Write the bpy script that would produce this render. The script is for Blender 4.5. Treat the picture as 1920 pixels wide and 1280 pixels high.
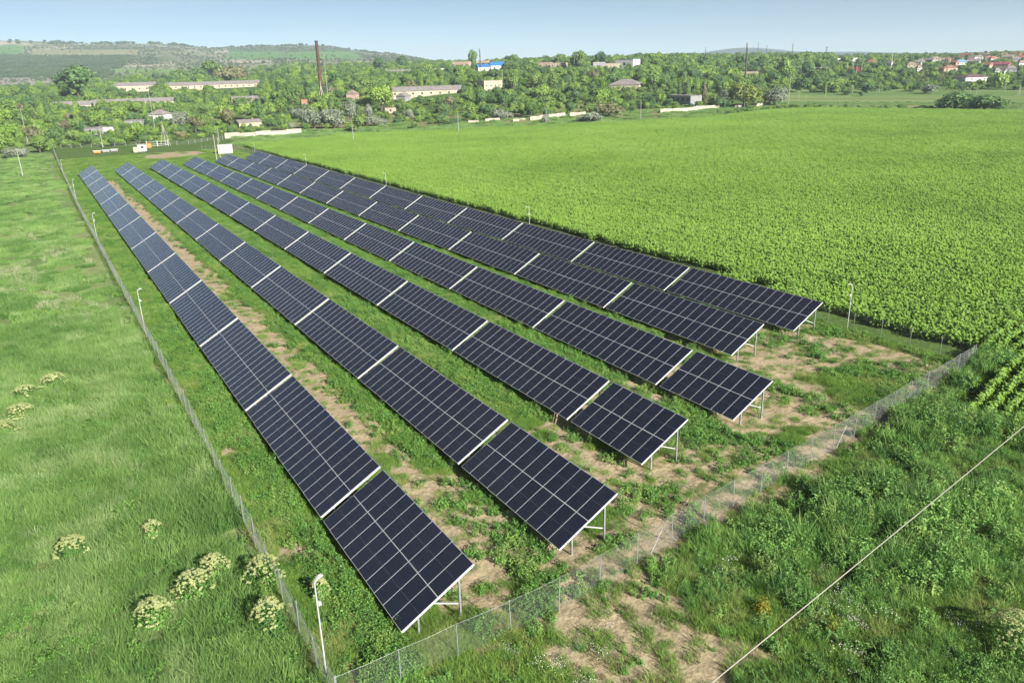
import bpy, bmesh, math, random
import numpy as np
from mathutils import Matrix, Vector
R = math.radians
random.seed(7); rng = np.random.default_rng(7)
for o in list(bpy.data.objects): bpy.data.objects.remove(o)
S = bpy.context.scene
C = S.collection

# ---------------------------------------------------------------- camera, world, sun, exposure
# frame: X runs across the panel rows, Y along them, camera over the origin
AZ, PITCH, ROLL, FPX, CAMZ = R(30.7428), R(19.288), R(-1.6139), 1452.4, 25.7
sa, ca, sp_, cp_ = math.sin(AZ), math.cos(AZ), math.sin(PITCH), math.cos(PITCH)
F0 = np.array([sa*cp_, ca*cp_, -sp_]); R0 = np.array([ca, -sa, 0.]); U0 = np.array([sa*sp_, ca*sp_, cp_])
cr, sr = math.cos(ROLL), math.sin(ROLL)
RX = cr*R0 + sr*U0; UX = cr*U0 - sr*R0
cam = bpy.data.objects.new('camera', bpy.data.cameras.new('camera')); C.objects.link(cam)
m = Matrix.Identity(4)
for i in range(3):
    m[i][0], m[i][1], m[i][2] = RX[i], UX[i], -F0[i]
m[2][3] = CAMZ
cam.matrix_world = m
cam.data.sensor_width = 36; cam.data.lens = FPX/1920*36
cam.data.clip_start = 0.3; cam.data.clip_end = 20000
S.camera = cam
SUN_AZ, SUN_EL = R(171), R(28)          # azimuth clockwise from +Y
w = bpy.data.worlds.new('World'); S.world = w; w.use_nodes = True
nt = w.node_tree; nt.nodes.clear()
sky = nt.nodes.new('ShaderNodeTexSky'); sky.sky_type = 'NISHITA'; sky.sun_disc = False
sky.sun_elevation = SUN_EL; sky.sun_rotation = SUN_AZ; sky.altitude = 6000
sky.air_density = 0.8; sky.dust_density = 3.0; sky.ozone_density = 1.2
bg = nt.nodes.new('ShaderNodeBackground'); bg.inputs[1].default_value = 0.05
wo = nt.nodes.new('ShaderNodeOutputWorld')
tn = nt.nodes.new('ShaderNodeVectorMath'); tn.operation = 'MULTIPLY'; tn.inputs[1].default_value = (1.17, 1.10, .90)   # milky summer air
nt.links.new(sky.outputs[0], tn.inputs[0]); tco = nt.nodes.new('ShaderNodeTexCoord'); mp = nt.nodes.new('ShaderNodeMapping'); mp.inputs['Scale'].default_value = (1.2, 1.2, 9)
cn = nt.nodes.new('ShaderNodeTexNoise'); cn.inputs['Scale'].default_value = 2.2; cn.inputs['Detail'].default_value = 7; cn.inputs['Roughness'].default_value = .6
cr_n = nt.nodes.new('ShaderNodeMapRange'); cr_n.inputs[1].default_value = .48; cr_n.inputs[2].default_value = .72; cr_n.inputs[3].default_value = 0; cr_n.inputs[4].default_value = .3
nt.links.new(tco.outputs['Generated'], mp.inputs[0]); nt.links.new(mp.outputs[0], cn.inputs['Vector']); nt.links.new(cn.outputs[0], cr_n.inputs[0])
cm = nt.nodes.new('ShaderNodeMix'); cm.data_type = 'RGBA'; cm.inputs['B'].default_value = (6.2, 6.6, 7.0, 1)      # thin veil of high cloud
nt.links.new(cr_n.outputs[0], cm.inputs['Factor']); nt.links.new(tn.outputs[0], cm.inputs['A']); nt.links.new(cm.outputs['Result'], bg.inputs[0]); nt.links.new(bg.outputs[0], wo.inputs[0])
sl = bpy.data.lights.new('sun', 'SUN'); sl.energy = 5.0; sl.angle = R(0.5); sl.color = (1, .96, .88)
so = bpy.data.objects.new('sun', sl); C.objects.link(so)
sd = Vector((math.sin(SUN_AZ)*math.cos(SUN_EL), math.cos(SUN_AZ)*math.cos(SUN_EL), math.sin(SUN_EL)))
so.rotation_euler = sd.to_track_quat('Z', 'Y').to_euler(); so.location = (0, -60, 80)
S.view_settings.view_transform = 'Standard'; S.view_settings.look = 'None'
S.view_settings.exposure = 1.15; S.view_settings.gamma = 1
S.cycles.use_denoising = True
S.cycles.max_bounces = 6; S.cycles.diffuse_bounces = 3; S.cycles.glossy_bounces = 3
S.cycles.transparent_max_bounces = 12; S.cycles.transmission_bounces = 3; S.cycles.volume_bounces = 0
S.cycles.sample_clamp_indirect = 6

# ---------------------------------------------------------------- terrain and projection maths
_PX = np.array([-320, 0, 300, 430, 600, 740, 860, 1000, 1250, 1400, 1560, 1920, 2260])
_AZ = np.arctan((_PX-960)/1538.)
_D = np.array([0, 420, 500, 600, 750, 900, 1100, 1400, 1800, 2500, 3200, 4500, 6000, 7600.])
_H = np.array([
 [0, 0, 2, 6, 14, 17, 16, 22, 50, 118, 184, 160, 120, 90],
 [0, 0, 2, 6, 14, 17, 16, 22, 50, 118, 184, 150, 100, 80],
 [0, 0, 2, 6, 15, 18, 20, 34, 54, 108, 160, 140, 90, 70],
 [0, 0, 1, 7, 17, 20, 22, 35, 53, 93, 136, 120, 80, 60],
 [0, 0, 1, 8, 18, 22, 26, 39, 55, 95, 134, 110, 80, 60],
 [0, 0, 1, 9, 19, 23, 28, 36, 50, 74, 98, 80, 60, 50],
 [0, 0, 3, 12, 22, 27, 30, 36, 42, 50, 55, 50, 50, 40],
 [0, 0, 4, 14, 24, 28, 31, 35, 38, 42, 45, 45, 45, 40],
 [0, 0, 2, 10, 20, 27, 31, 36, 40, 40, 40, 50, 75, 40],
 [0, 0, 0, 5, 14, 21, 27, 34, 38, 40, 40, 60, 134, 60],
 [0, 0, 0, 3, 13, 20, 26, 33, 37, 40, 40, 55, 88, 50],
 [0, 0, 0, 3, 12, 18, 25, 32, 37, 36, 36, 36, 36, 36],
 [0, 0, 0, 3, 12, 18, 25, 32, 37, 36, 36, 36, 36, 36]], float)
def _hash(i, j, s):
    n = np.sin(i*127.1 + j*311.7 + s*74.7)*43758.5453
    return n - np.floor(n)
def vnoise(x, y, s=0):
    x = np.asarray(x, float); y = np.asarray(y, float)
    i, j = np.floor(x), np.floor(y); u, v = x-i, y-j
    u = u*u*(3-2*u); v = v*v*(3-2*v)
    a, b, c, d = _hash(i, j, s), _hash(i+1, j, s), _hash(i, j+1, s), _hash(i+1, j+1, s)
    return (a*(1-u)+b*u)*(1-v) + (c*(1-u)+d*u)*v
def fbm(x, y, s=0, o=4):
    t = 0; a = .5; n = 0
    for k in range(o):
        t = t + a*vnoise(np.asarray(x)*2**k, np.asarray(y)*2**k, s+k*13); n += a; a *= .5
    return t/n
def sstep(a, b, x):
    t = np.clip((np.asarray(x, float)-a)/(b-a), 0, 1); return t*t*(3-2*t)
def prof(s):
    t = np.clip(s, 0, 250)/100.
    return -.55*t + .252*t*t - .0727*t**3
def terrain(x, y):
    x = np.asarray(x, float); y = np.asarray(y, float)
    d = np.hypot(x, y); az = np.arctan2(x, y) - AZ
    az = (az+np.pi) % (2*np.pi) - np.pi
    de = d*np.cos(np.clip(az, -.62, .62))
    cols = np.array([np.interp(de, _D, h) for h in _H])
    t = np.interp(az, _AZ, np.arange(len(_AZ)))
    i = np.clip(np.floor(t).astype(int), 0, len(_AZ)-2); f = t-i; f = f*f*(3-2*f)
    if cols.ndim == 1: h = cols[i]*(1-f) + cols[i+1]*f
    else:
        k = np.arange(d.size).reshape(d.shape)
        cf = cols.reshape(len(_AZ), -1)
        h = (cf[i.ravel(), k.ravel()].reshape(d.shape))*(1-f) + (cf[i.ravel()+1, k.ravel()].reshape(d.shape))*f
    h = h + prof(y-35)
    far = sstep(520, 1000, d)
    h = h + far*(fbm(x/90, y/90, 3)-.5)*3 + sstep(1300, 2200, d)*(fbm(x/420, y/420, 5)-.55)*14
    h = h + (fbm(x/9, y/9, 8, 3)-.5)*.22*(d < 420) + (vnoise(x/1.3, y/1.3, 9)-.5)*.06*(d < 160)
    return h
def T(x, y): return float(terrain(x, y))
def project(P):
    P = np.asarray(P, float) - np.array([0, 0, CAMZ])
    d = P @ F0; return 960 + FPX*(P@RX)/d, 640 - FPX*(P@UX)/d, d
def ray(px, py):
    v = F0 + (px-960)/FPX*RX - (py-640)/FPX*UX
    return v
def hit(px, py, dz=0.):
    v = ray(px, py); v = v/np.hypot(v[0], v[1])
    d = np.concatenate([np.arange(12, 400, 1.), np.geomspace(400, 7000, 900)])
    g = CAMZ + d*v[2] - (terrain(v[0]*d, v[1]*d)+dz)
    k = np.argmax(g < 0)
    if g[k] >= 0: return None
    t = g[k-1]/(g[k-1]-g[k]); dd = d[k-1]+(d[k]-d[k-1])*t
    return np.array([v[0]*dd, v[1]*dd, CAMZ+v[2]*dd]), dd
def spot(px, d):
    az = math.atan((px-960)/1538.)
    for _ in range(8):
        x, y = math.sin(az+AZ)*d, math.cos(az+AZ)*d
        p = project([x, y, T(x, y)]); az -= (p[0]-px)/1500.
    return np.array([x, y, T(x, y)])
def inview(x, y, z=0, mx=150, my=120):
    P = np.stack([x, y, np.full_like(x, 0)+z], -1) - np.array([0, 0, CAMZ])
    d = P@F0; px = 960+FPX*(P@RX)/np.maximum(d, .1); py = 640-FPX*(P@UX)/np.maximum(d, .1)
    return (d > 1) & (px > -mx) & (px < 1920+mx) & (py < 1280+my)

# ---------------------------------------------------------------- object helpers
def tag(o, label=None, cat=None, group=None, kind=None):
    if label: o['label'] = label
    if cat: o['category'] = cat
    if group: o['group'] = group
    if kind: o['kind'] = kind
    return o
def empty(name, loc=(0, 0, 0), rz=0):
    o = bpy.data.objects.new(name, None); C.objects.link(o); o.location = loc; o.rotation_euler = (0, 0, rz)
    o.empty_display_size = .3
    return o
class MB:
    def __init__(s): s.v = []; s.f = []; s.m = []; s.uv = []; s.xf = None
    def add(s, vs, fs, mi=0, uvs=None):
        b = len(s.v)
        if s.xf is not None: vs = [tuple(s.xf @ Vector(p)) for p in vs]
        s.v += [tuple(p) for p in vs]
        for k, f in enumerate(fs):
            s.f.append(tuple(b+i for i in f)); s.m.append(mi)
            s.uv.append(uvs[k] if uvs else None)
    def box(s, x0, x1, y0, y1, z0, z1, mi=0):
        v = [(x0,y0,z0),(x1,y0,z0),(x1,y1,z0),(x0,y1,z0),(x0,y0,z1),(x1,y0,z1),(x1,y1,z1),(x0,y1,z1)]
        s.add(v, [(0,3,2,1),(4,5,6,7),(0,1,5,4),(1,2,6,5),(2,3,7,6),(3,0,4,7)], mi)
    def bar(s, a, b, wd, hd, mi=0):
        a, b = Vector(a), Vector(b); d = (b-a).normalized()
        up = Vector((0, 0, 1)) if abs(d.z) < .98 else Vector((0, 1, 0))
        r = d.cross(up).normalized(); u = r.cross(d)
        v = [p + r*i*wd/2 + u*j*hd/2 for p in (a, b) for i, j in ((-1,-1),(1,-1),(1,1),(-1,1))]
        s.add(v, [(0,1,2,3),(7,6,5,4),(0,4,5,1),(1,5,6,2),(2,6,7,3),(3,7,4,0)], mi)
    def tube(s, pts, rad, n=8, mi=0, caps=True):
        pts = [Vector(p) for p in pts]
        if not hasattr(rad, '__len__'): rad = [rad]*len(pts)
        vs = []
        for i, p in enumerate(pts):
            d = (pts[min(i+1, len(pts)-1)]-pts[max(i-1, 0)]).normalized()
            up = Vector((0, 0, 1)) if abs(d.z) < .9 else Vector((1, 0, 0))
            r = d.cross(up).normalized(); u = r.cross(d)
            for k in range(n):
                a = 2*math.pi*k/n; vs.append(p + (r*math.cos(a)+u*math.sin(a))*rad[i])
        fs = [(i*n+k, i*n+(k+1) % n, (i+1)*n+(k+1) % n, (i+1)*n+k) for i in range(len(pts)-1) for k in range(n)]
        if caps: fs += [tuple(range(n))[::-1], tuple((len(pts)-1)*n+k for k in range(n))]
        s.add(vs, fs, mi)
    def mesh(s, name, mats):
        me = bpy.data.meshes.new(name); me.from_pydata(s.v, [], s.f)
        for mt in (mats if isinstance(mats, (list, tuple)) else [mats]): me.materials.append(mt)
        me.polygons.foreach_set('material_index', s.m)
        if any(u is not None for u in s.uv):
            L = me.uv_layers.new(name='uv'); k = 0
            for p, u in zip(me.polygons, s.uv):
                for q in range(len(p.vertices)):
                    L.data[k].uv = u[q] if u else (0, 0); k += 1
        me.update(); return me
    def build(s, name, mats, parent=None):
        o = bpy.data.objects.new(name, s.mesh(name, mats)); C.objects.link(o); o.parent = parent; return o
def link(name, me, parent=None, loc=(0,0,0), rot=(0,0,0), scl=(1,1,1)):
    o = bpy.data.objects.new(name, me); C.objects.link(o); o.parent = parent
    o.location = loc; o.rotation_euler = rot; o.scale = scl; return o

# ---------------------------------------------------------------- materials
def newmat(name):
    mt = bpy.data.materials.new(name); mt.use_nodes = True; n = mt.node_tree; n.nodes.clear()
    out = n.nodes.new('ShaderNodeOutputMaterial'); return mt, n, out
def lk(n, a, b): n.links.new(a, b)
def plain(name, col, rough=.6, metal=0., var=.12, scale=3., spec=.4, dirt=None):
    mt, n, out = newmat(name)
    p = n.nodes.new('ShaderNodeBsdfPrincipled'); p.inputs['Roughness'].default_value = rough
    p.inputs['Metallic'].default_value = metal; p.inputs['Specular IOR Level'].default_value = spec
    tc = n.nodes.new('ShaderNodeTexCoord'); nz = n.nodes.new('ShaderNodeTexNoise')
    nz.inputs['Scale'].default_value = scale; nz.inputs['Detail'].default_value = 6; lk(n, tc.outputs['Object'], nz.inputs['Vector'])
    mx = n.nodes.new('ShaderNodeMix'); mx.data_type = 'RGBA'
    d = dirt or tuple(c*(1-var*2.2) for c in col)
    mx.inputs['A'].default_value = (*[min(1, c*(1+var*.6)) for c in col], 1); mx.inputs['B'].default_value = (*d, 1)
    rp = n.nodes.new('ShaderNodeMapRange'); rp.inputs[1].default_value = .35; rp.inputs[2].default_value = .7
    lk(n, nz.outputs[0], rp.inputs[0]); lk(n, rp.outputs[0], mx.inputs['Factor'])
    lk(n, mx.outputs['Result'], p.inputs['Base Color']); lk(n, p.outputs[0], out.inputs[0])
    return mt
def foliage(name, dark, light, third=None, nscale=.12, trans=.25, detail=1.6, objr=.35, rough=.55):
    """leaf colour varies by leaf (tint), by plant (random) and by place (noise)"""
    mt, n, out = newmat(name)
    at_ = n.nodes.new('ShaderNodeAttribute'); at_.attribute_name = 'tint'
    oi = n.nodes.new('ShaderNodeObjectInfo'); ge = n.nodes.new('ShaderNodeNewGeometry')
    n1 = n.nodes.new('ShaderNodeTexNoise'); n1.inputs['Scale'].default_value = nscale; n1.inputs['Detail'].default_value = detail*2
    lk(n, ge.outputs['Position'], n1.inputs['Vector'])
    def mth(op, a, b):
        k = n.nodes.new('ShaderNodeMath'); k.operation = op
        for i, q in enumerate((a, b)):
            if isinstance(q, (int, float)): k.inputs[i].default_value = q
            else: lk(n, q, k.inputs[i])
        return k.outputs[0]
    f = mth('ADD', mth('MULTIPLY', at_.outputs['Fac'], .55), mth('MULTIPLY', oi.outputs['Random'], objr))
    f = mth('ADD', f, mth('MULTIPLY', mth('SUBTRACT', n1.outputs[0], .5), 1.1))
    mx = n.nodes.new('ShaderNodeMix'); mx.data_type = 'RGBA'; mx.clamp_factor = True
    mx.inputs['A'].default_value = (*dark, 1); mx.inputs['B'].default_value = (*light, 1); lk(n, f, mx.inputs['Factor'])
    col = mx.outputs['Result']
    if third:
        n2 = n.nodes.new('ShaderNodeTexNoise'); n2.inputs['Scale'].default_value = nscale*2.3; n2.inputs['Detail'].default_value = 3
        ad = n.nodes.new('ShaderNodeVectorMath'); ad.inputs[1].default_value = (31, 7, 3)
        lk(n, ge.outputs['Position'], ad.inputs[0]); lk(n, ad.outputs[0], n2.inputs['Vector'])
        mr = n.nodes.new('ShaderNodeMapRange'); mr.inputs[1].default_value = .52; mr.inputs[2].default_value = .68
        lk(n, n2.outputs[0], mr.inputs[0])
        m2 = n.nodes.new('ShaderNodeMix'); m2.data_type = 'RGBA'; lk(n, mth('MULTIPLY', mr.outputs[0], .75), m2.inputs['Factor'])
        lk(n, col, m2.inputs['A']); m2.inputs['B'].default_value = (*third, 1); col = m2.outputs['Result']
    p = n.nodes.new('ShaderNodeBsdfPrincipled'); p.inputs['Roughness'].default_value = rough; p.inputs['Specular IOR Level'].default_value = .25
    lk(n, col, p.inputs['Base Color'])
    if trans > 0:
        t = n.nodes.new('ShaderNodeBsdfTranslucent'); lk(n, col, t.inputs[0])
        ms = n.nodes.new('ShaderNodeMixShader'); ms.inputs[0].default_value = trans
        lk(n, p.outputs[0], ms.inputs[1]); lk(n, t.outputs[0], ms.inputs[2]); lk(n, ms.outputs[0], out.inputs[0])
    else: lk(n, p.outputs[0], out.inputs[0])
    return mt

M = {}
M['galv'] = plain('galvanised_steel', (.46, .47, .48), .42, .55, .12, 6)
M['whitemetal'] = plain('white_painted_metal', (.45, .45, .44), .45, 0, .06, 8)
M['alu'] = plain('aluminium_frame', (.66, .67, .69), .45, .0, .05, 6)
M['concrete'] = plain('grey_concrete', (.36, .35, .31), .85, 0, .14, 2)
M['limewall'] = plain('limewashed_wall', (.47, .42, .33), .85, 0, .16, .35)
M['cream'] = plain('cream_plaster', (.45, .39, .28), .85, 0, .1, .4)
M['white'] = plain('white_plaster', (.58, .57, .54), .8, 0, .06, .5)
M['greywall'] = plain('grey_plaster', (.27, .27, .27), .85, 0, .1, .5)
M['pinkwall'] = plain('pale_pink_plaster', (.44, .31, .24), .85, 0, .1, .5)
M['brickwall'] = plain('brick_wall', (.34, .17, .11), .85, 0, .15, .8)
M['slate'] = plain('asbestos_slate_roof', (.24, .215, .20), .85, 0, .14, .5)
M['darkroof'] = plain('dark_brown_roof', (.14, .09, .085), .7, 0, .12, .5)
M['redroof'] = plain('raspberry_red_roof', (.27, .07, .08), .6, 0, .1, .5)
M['terra'] = plain('terracotta_roof', (.30, .15, .10), .8, 0, .12, .5)
M['tanroof'] = plain('tan_roof', (.28, .22, .17), .8, 0, .12, .5)
M['blueroof'] = plain('blue_sheet_roof', (.04, .16, .38), .45, 0, .06, .5)
M['paleblue'] = plain('pale_blue_roof', (.2, .36, .5), .5, 0, .06, .5)
M['glassdark'] = plain('dark_window', (.04, .05, .06), .2, 0, .1, 3)
M['rust'] = plain('rusty_steel', (.11, .05, .035), .8, .1, .2, .6)
M['darksteel'] = plain('dark_steel', (.07, .065, .065), .6, .2, .1, 1)
M['redsteel'] = plain('red_painted_steel', (.32, .06, .045), .5, 0, .1, 1)
M['wood'] = plain('weathered_wood', (.34, .25, .16), .85, 0, .2, 2)
M['orange'] = plain('orange_paint', (.6, .26, .07), .7, 0, .1, 2)
M['trunk'] = plain('tree_bark', (.12, .09, .065), .9, 0, .2, 3)
M['cable'] = plain('pale_cable', (.33, .31, .26), .6, 0, .06, 3)

M['reed'] = foliage('reed_grass_leaves', (.07, .18, .04), (.32, .49, .14), (.37, .49, .2), .09, .38)
M['parkgrass'] = foliage('park_grass_leaves', (.08, .19, .03), (.30, .46, .09), (.37, .42, .14), .12, .3)
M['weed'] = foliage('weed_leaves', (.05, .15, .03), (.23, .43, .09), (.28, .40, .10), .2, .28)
M['thicket'] = foliage('thicket_leaves', (.045, .13, .03), (.28, .50, .12), (.34, .46, .13), .3, .3)
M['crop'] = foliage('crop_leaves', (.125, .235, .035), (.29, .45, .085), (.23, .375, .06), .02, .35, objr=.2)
M['drygrass'] = foliage('dry_grass_blades', (.16, .15, .06), (.34, .29, .14), None, .1, .25)
M['yellowweed'] = foliage('yellowish_weed_leaves', (.16, .18, .02), (.34, .30, .04), None, .3, .25)
M['umbel'] = foliage('cream_flower_heads', (.36, .42, .15), (.58, .62, .30), None, .5, .2)
M['tree_bright'] = foliage('bright_green_crown', (.12, .23, .04), (.33, .46, .09), None, .15, .2)
M['tree_mid'] = foliage('mid_green_crown', (.085, .17, .04), (.26, .37, .09), None, .15, .2)
M['tree_dark'] = foliage('dark_green_crown', (.055, .13, .045), (.18, .29, .09), None, .15, .2)
M['tree_silver'] = foliage('silver_grey_crown', (.17, .21, .14), (.31, .35, .25), None, .15, .15)
M['tree_willow'] = foliage('willow_yellow_green_crown', (.15, .21, .04), (.34, .39, .09), None, .2, .2)
M['tree_brown'] = foliage('brownish_olive_crown', (.15, .16, .07), (.27, .27, .13), None, .15, .15)
M['tree_far'] = foliage('far_tree_crown', (.05, .10, .045), (.14, .2, .08), (.16, .2, .1), .012, .15)
M['scrub'] = foliage('hill_scrub_leaves', (.1, .14, .08), (.34, .34, .26), None, .01, .1)

def panel_glass():
    mt, n, out = newmat('solar_cell_glass')
    uv = n.nodes.new('ShaderNodeUVMap'); uv.uv_map = 'uv'; sx = n.nodes.new('ShaderNodeSeparateXYZ'); lk(n, uv.outputs[0], sx.inputs[0])
    def mth(op, a, b=0., c=0.):
        k = n.nodes.new('ShaderNodeMath'); k.operation = op
        for i, q in enumerate((a, b, c)):
            if isinstance(q, (int, float)): k.inputs[i].default_value = q
            else: lk(n, q, k.inputs[i])
        return k.outputs[0]
    def lines(c, period, width):   # 1 on thin lines between cells
        fr = mth('FRACT', mth('DIVIDE', c, period)); dd = mth('ABSOLUTE', mth('SUBTRACT', fr, .5))
        return mth('GREATER_THAN', dd, .5-width/period/2)
    u, v = sx.outputs[0], sx.outputs[1]
    cell = mth('MAXIMUM', lines(u, .1823, .004), lines(v, .0926, .003))
    bus = mth('MULTIPLY', lines(u, .0182, .0012), .35)
    mid = mth('LESS_THAN', mth('ABSOLUTE', mth('SUBTRACT', v, 1.111)), .011)
    ge = n.nodes.new('ShaderNodeObjectInfo')
    mx = n.nodes.new('ShaderNodeMix'); mx.data_type = 'RGBA'
    mx.inputs['A'].default_value = (.005, .0065, .019, 1); mx.inputs['B'].default_value = (.009, .0095, .023, 1)
    lk(n, ge.outputs['Random'], mx.inputs['Factor'])
    m2 = n.nodes.new('ShaderNodeMix'); m2.data_type = 'RGBA'; lk(n, mx.outputs['Result'], m2.inputs['A'])
    m2.inputs['B'].default_value = (.04, .043, .055, 1); lk(n, mth('MINIMUM', mth('MAXIMUM', mth('MULTIPLY', cell, .55), bus), 1), m2.inputs['Factor'])
    m3 = n.nodes.new('ShaderNodeMix'); m3.data_type = 'RGBA'; lk(n, m2.outputs['Result'], m3.inputs['A'])
    m3.inputs['B'].default_value = (.22, .23, .26, 1); lk(n, mth('MULTIPLY', mid, .22), m3.inputs['Factor'])
    # thin dust film, its pale tint strengthened to suggest sky sheen
    nz = n.nodes.new('ShaderNodeTexNoise'); nz.inputs['Scale'].default_value = 1.4; nz.inputs['Detail'].default_value = 5
    g2 = n.nodes.new('ShaderNodeNewGeometry'); lk(n, g2.outputs['Position'], nz.inputs['Vector'])
    m4 = n.nodes.new('ShaderNodeMix'); m4.data_type = 'RGBA'; lk(n, m3.outputs['Result'], m4.inputs['A'])
    m4.inputs['B'].default_value = (.2, .18, .16, 1); lk(n, mth('MULTIPLY', nz.outputs[0], .055), m4.inputs['Factor'])
    p = n.nodes.new('ShaderNodeBsdfPrincipled'); p.inputs['IOR'].default_value = 1.5
    lk(n, m4.outputs['Result'], p.inputs['Base Color'])
    p.inputs['Roughness'].default_value = .2; p.inputs['Specular IOR Level'].default_value = 1.0
    lk(n, p.outputs[0], out.inputs[0]); return mt
M['glass'] = panel_glass()

def mesh_wire(name, pitch, wd, col=(.42, .43, .43)):
    """woven wire: opaque wires and open holes laid out in metres on the sheet"""
    mt, n, out = newmat(name)
    uv = n.nodes.new('ShaderNodeUVMap'); uv.uv_map = 'uv'; sx = n.nodes.new('ShaderNodeSeparateXYZ'); lk(n, uv.outputs[0], sx.inputs[0])
    def mth(op, a, b=0.):
        k = n.nodes.new('ShaderNodeMath'); k.operation = op
        for i, q in enumerate((a, b)):
            if isinstance(q, (int, float)): k.inputs[i].default_value = q
            else: lk(n, q, k.inputs[i])
        return k.outputs[0]
    def ln(c): return mth('LESS_THAN', mth('FRACT', mth('DIVIDE', c, pitch)), wd/pitch)
    a = mth('MAXIMUM', ln(mth('ADD', sx.outputs[0], sx.outputs[1])), ln(mth('SUBTRACT', sx.outputs[0], sx.outputs[1])))
    p = n.nodes.new('ShaderNodeBsdfPrincipled'); p.inputs['Base Color'].default_value = (*col, 1); p.inputs['Roughness'].default_value = .6
    p.inputs['Metallic'].default_value = .2
    t = n.nodes.new('ShaderNodeBsdfTransparent'); ms = n.nodes.new('ShaderNodeMixShader')
    lk(n, a, ms.inputs[0]); lk(n, t.outputs[0], ms.inputs[1]); lk(n, p.outputs[0], ms.inputs[2]); lk(n, ms.outputs[0], out.inputs[0])
    return mt
M['wirecol'] = plain('galvanised_wire', (.3, .31, .3), .5, .3, .05, 5)

def ground_mat():
    mt, n, out = newmat('earth_and_turf')
    at_ = n.nodes.new('ShaderNodeAttribute'); at_.attribute_name = 'albedo'
    ge = n.nodes.new('ShaderNodeNewGeometry')
    def nz(sc, det, vec=None):
        k = n.nodes.new('ShaderNodeTexNoise'); k.inputs['Scale'].default_value = sc; k.inputs['Detail'].default_value = det
        lk(n, ge.outputs['Position'], k.inputs['Vector']); return k.outputs[0]
    mr = n.nodes.new('ShaderNodeMapRange'); mr.inputs[1].default_value = .25; mr.inputs[2].default_value = .75
    mr.inputs[3].default_value = .78; mr.inputs[4].default_value = 1.2; lk(n, nz(1.1, 8), mr.inputs[0])
    hs = n.nodes.new('ShaderNodeMix'); hs.data_type = 'RGBA'; hs.blend_type = 'MULTIPLY'; hs.inputs['Factor'].default_value = 1
    m3 = n.nodes.new('ShaderNodeMapRange'); m3.inputs[1].default_value = .3; m3.inputs[2].default_value = .7
    m3.inputs[3].default_value = .8; m3.inputs[4].default_value = 1.14; lk(n, nz(7.5, 6), m3.inputs[0])
    mm = n.nodes.new('ShaderNodeMath'); mm.operation = 'MULTIPLY'; lk(n, mr.outputs[0], mm.inputs[0]); lk(n, m3.outputs[0], mm.inputs[1])
    lk(n, at_.outputs['Color'], hs.inputs['A']); lk(n, mm.outputs[0], hs.inputs['B'])
    bp = n.nodes.new('ShaderNodeBump'); bp.inputs['Strength'].default_value = .8; bp.inputs['Distance'].default_value = .15
    lk(n, nz(2.6, 8), bp.inputs['Height'])
    p = n.nodes.new('ShaderNodeBsdfPrincipled'); p.inputs['Roughness'].default_value = .95; p.inputs['Specular IOR Level'].default_value = .1
    lk(n, hs.outputs['Result'], p.inputs['Base Color']); lk(n, bp.outputs[0], p.inputs['Normal']); lk(n, p.outputs[0], out.inputs[0])
    return mt

# ---------------------------------------------------------------- land-use masks (metres)
FENCE_X, FENCE_R = 6.6, 67.3
FRONT = [(6.6, 26.4), (17.4, 26.6), (29.2, 28.3), (40.6, 29.9), (67.3, 33.8)]
def fronty(x): return np.interp(x, [p[0] for p in FRONT]+[90], [p[1] for p in FRONT]+[37])
CROPFAR_X = [72, 80, 123, 153, 185, 228, 289, 340, 374, 406, 424, 480, 600]
CROPFAR_Y = [330, 338, 354, 350, 336, 326, 309, 318, 328, 320, 214, 95, -60]
def in_crop(x, y):
    left = np.interp(y, [34, 78, 114, 162, 330], [70.6, 71.3, 72.2, 73.6, 74.5])
    main = (x > left) & (y < np.interp(x, CROPFAR_X, CROPFAR_Y)) & (y >= 34)
    head = (x > 56.8 + (vnoise(y/1.5, 0*y, 2)-.5)*1.6) & (y < np.minimum(34, fronty(x)-2.2)) & (y > -80)
    head |= (x > 70.6) & (y <= 34) & (y > -80)
    return main | head
def sandmask(x, y):
    n = fbm(x/5.5, y/5.5, 21, 5); n2 = fbm(x/1.6, y/1.6, 33, 3)
    n = n*.72 + n2*.28
    b = np.zeros_like(n) - .3
    inside = (x > FENCE_X) & (x < FENCE_R) & (y > fronty(x)) & (y < 300)
    b = np.where(inside, -.10, b)
    def strip(x0, x1, y0, y1, v, soft=1.2):
        nonlocal b
        k = sstep(x0, x0+soft, x)*(1-sstep(x1-soft, x1, x))*sstep(y0, y0+8, y)*(1-sstep(y1-20, y1, y))
        b = np.maximum(b, -.3 + (v+.3)*k)
    strip(14.8, 20.0, 38, 265, .17); strip(15.2, 19.8, 100, 245, .36)
    strip(25.3, 28.4, 50, 245, .2); strip(35.4, 37.6, 60, 140, .1)
    f = (x > 13) & (x < 66) & (y > fronty(x)-1) & (y < 33+np.clip(x-10, 0, 60)*.36 + 8)
    b = np.where(f, np.maximum(b, .16), b)
    o = sstep(13, 17, x)*(1-sstep(22, 28, x))*sstep(14, 20, y)*(1-sstep(fronty(x)-.5, fronty(x)+.5, y))
    b = np.maximum(b, -.3+.5*o)
    o2 = sstep(30, 36, x)*(1-sstep(50, 56, x))*(y < fronty(x))*sstep(fronty(x)-5, fronty(x)-1, y)
    b = np.maximum(b, -.3+.27*o2)
    e = ((x-43)/16)**2 + ((y-320)/17)**2; b = np.maximum(b, .24-.5*sstep(.4, 1.2, e)-.25*sstep(.8, 1.6, e))
    e = ((x-27)/6)**2 + ((y-268)/9)**2; b = np.maximum(b, .2-.5*sstep(.4, 1.4, e))
    return sstep(.485, .625, n + b)

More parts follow.
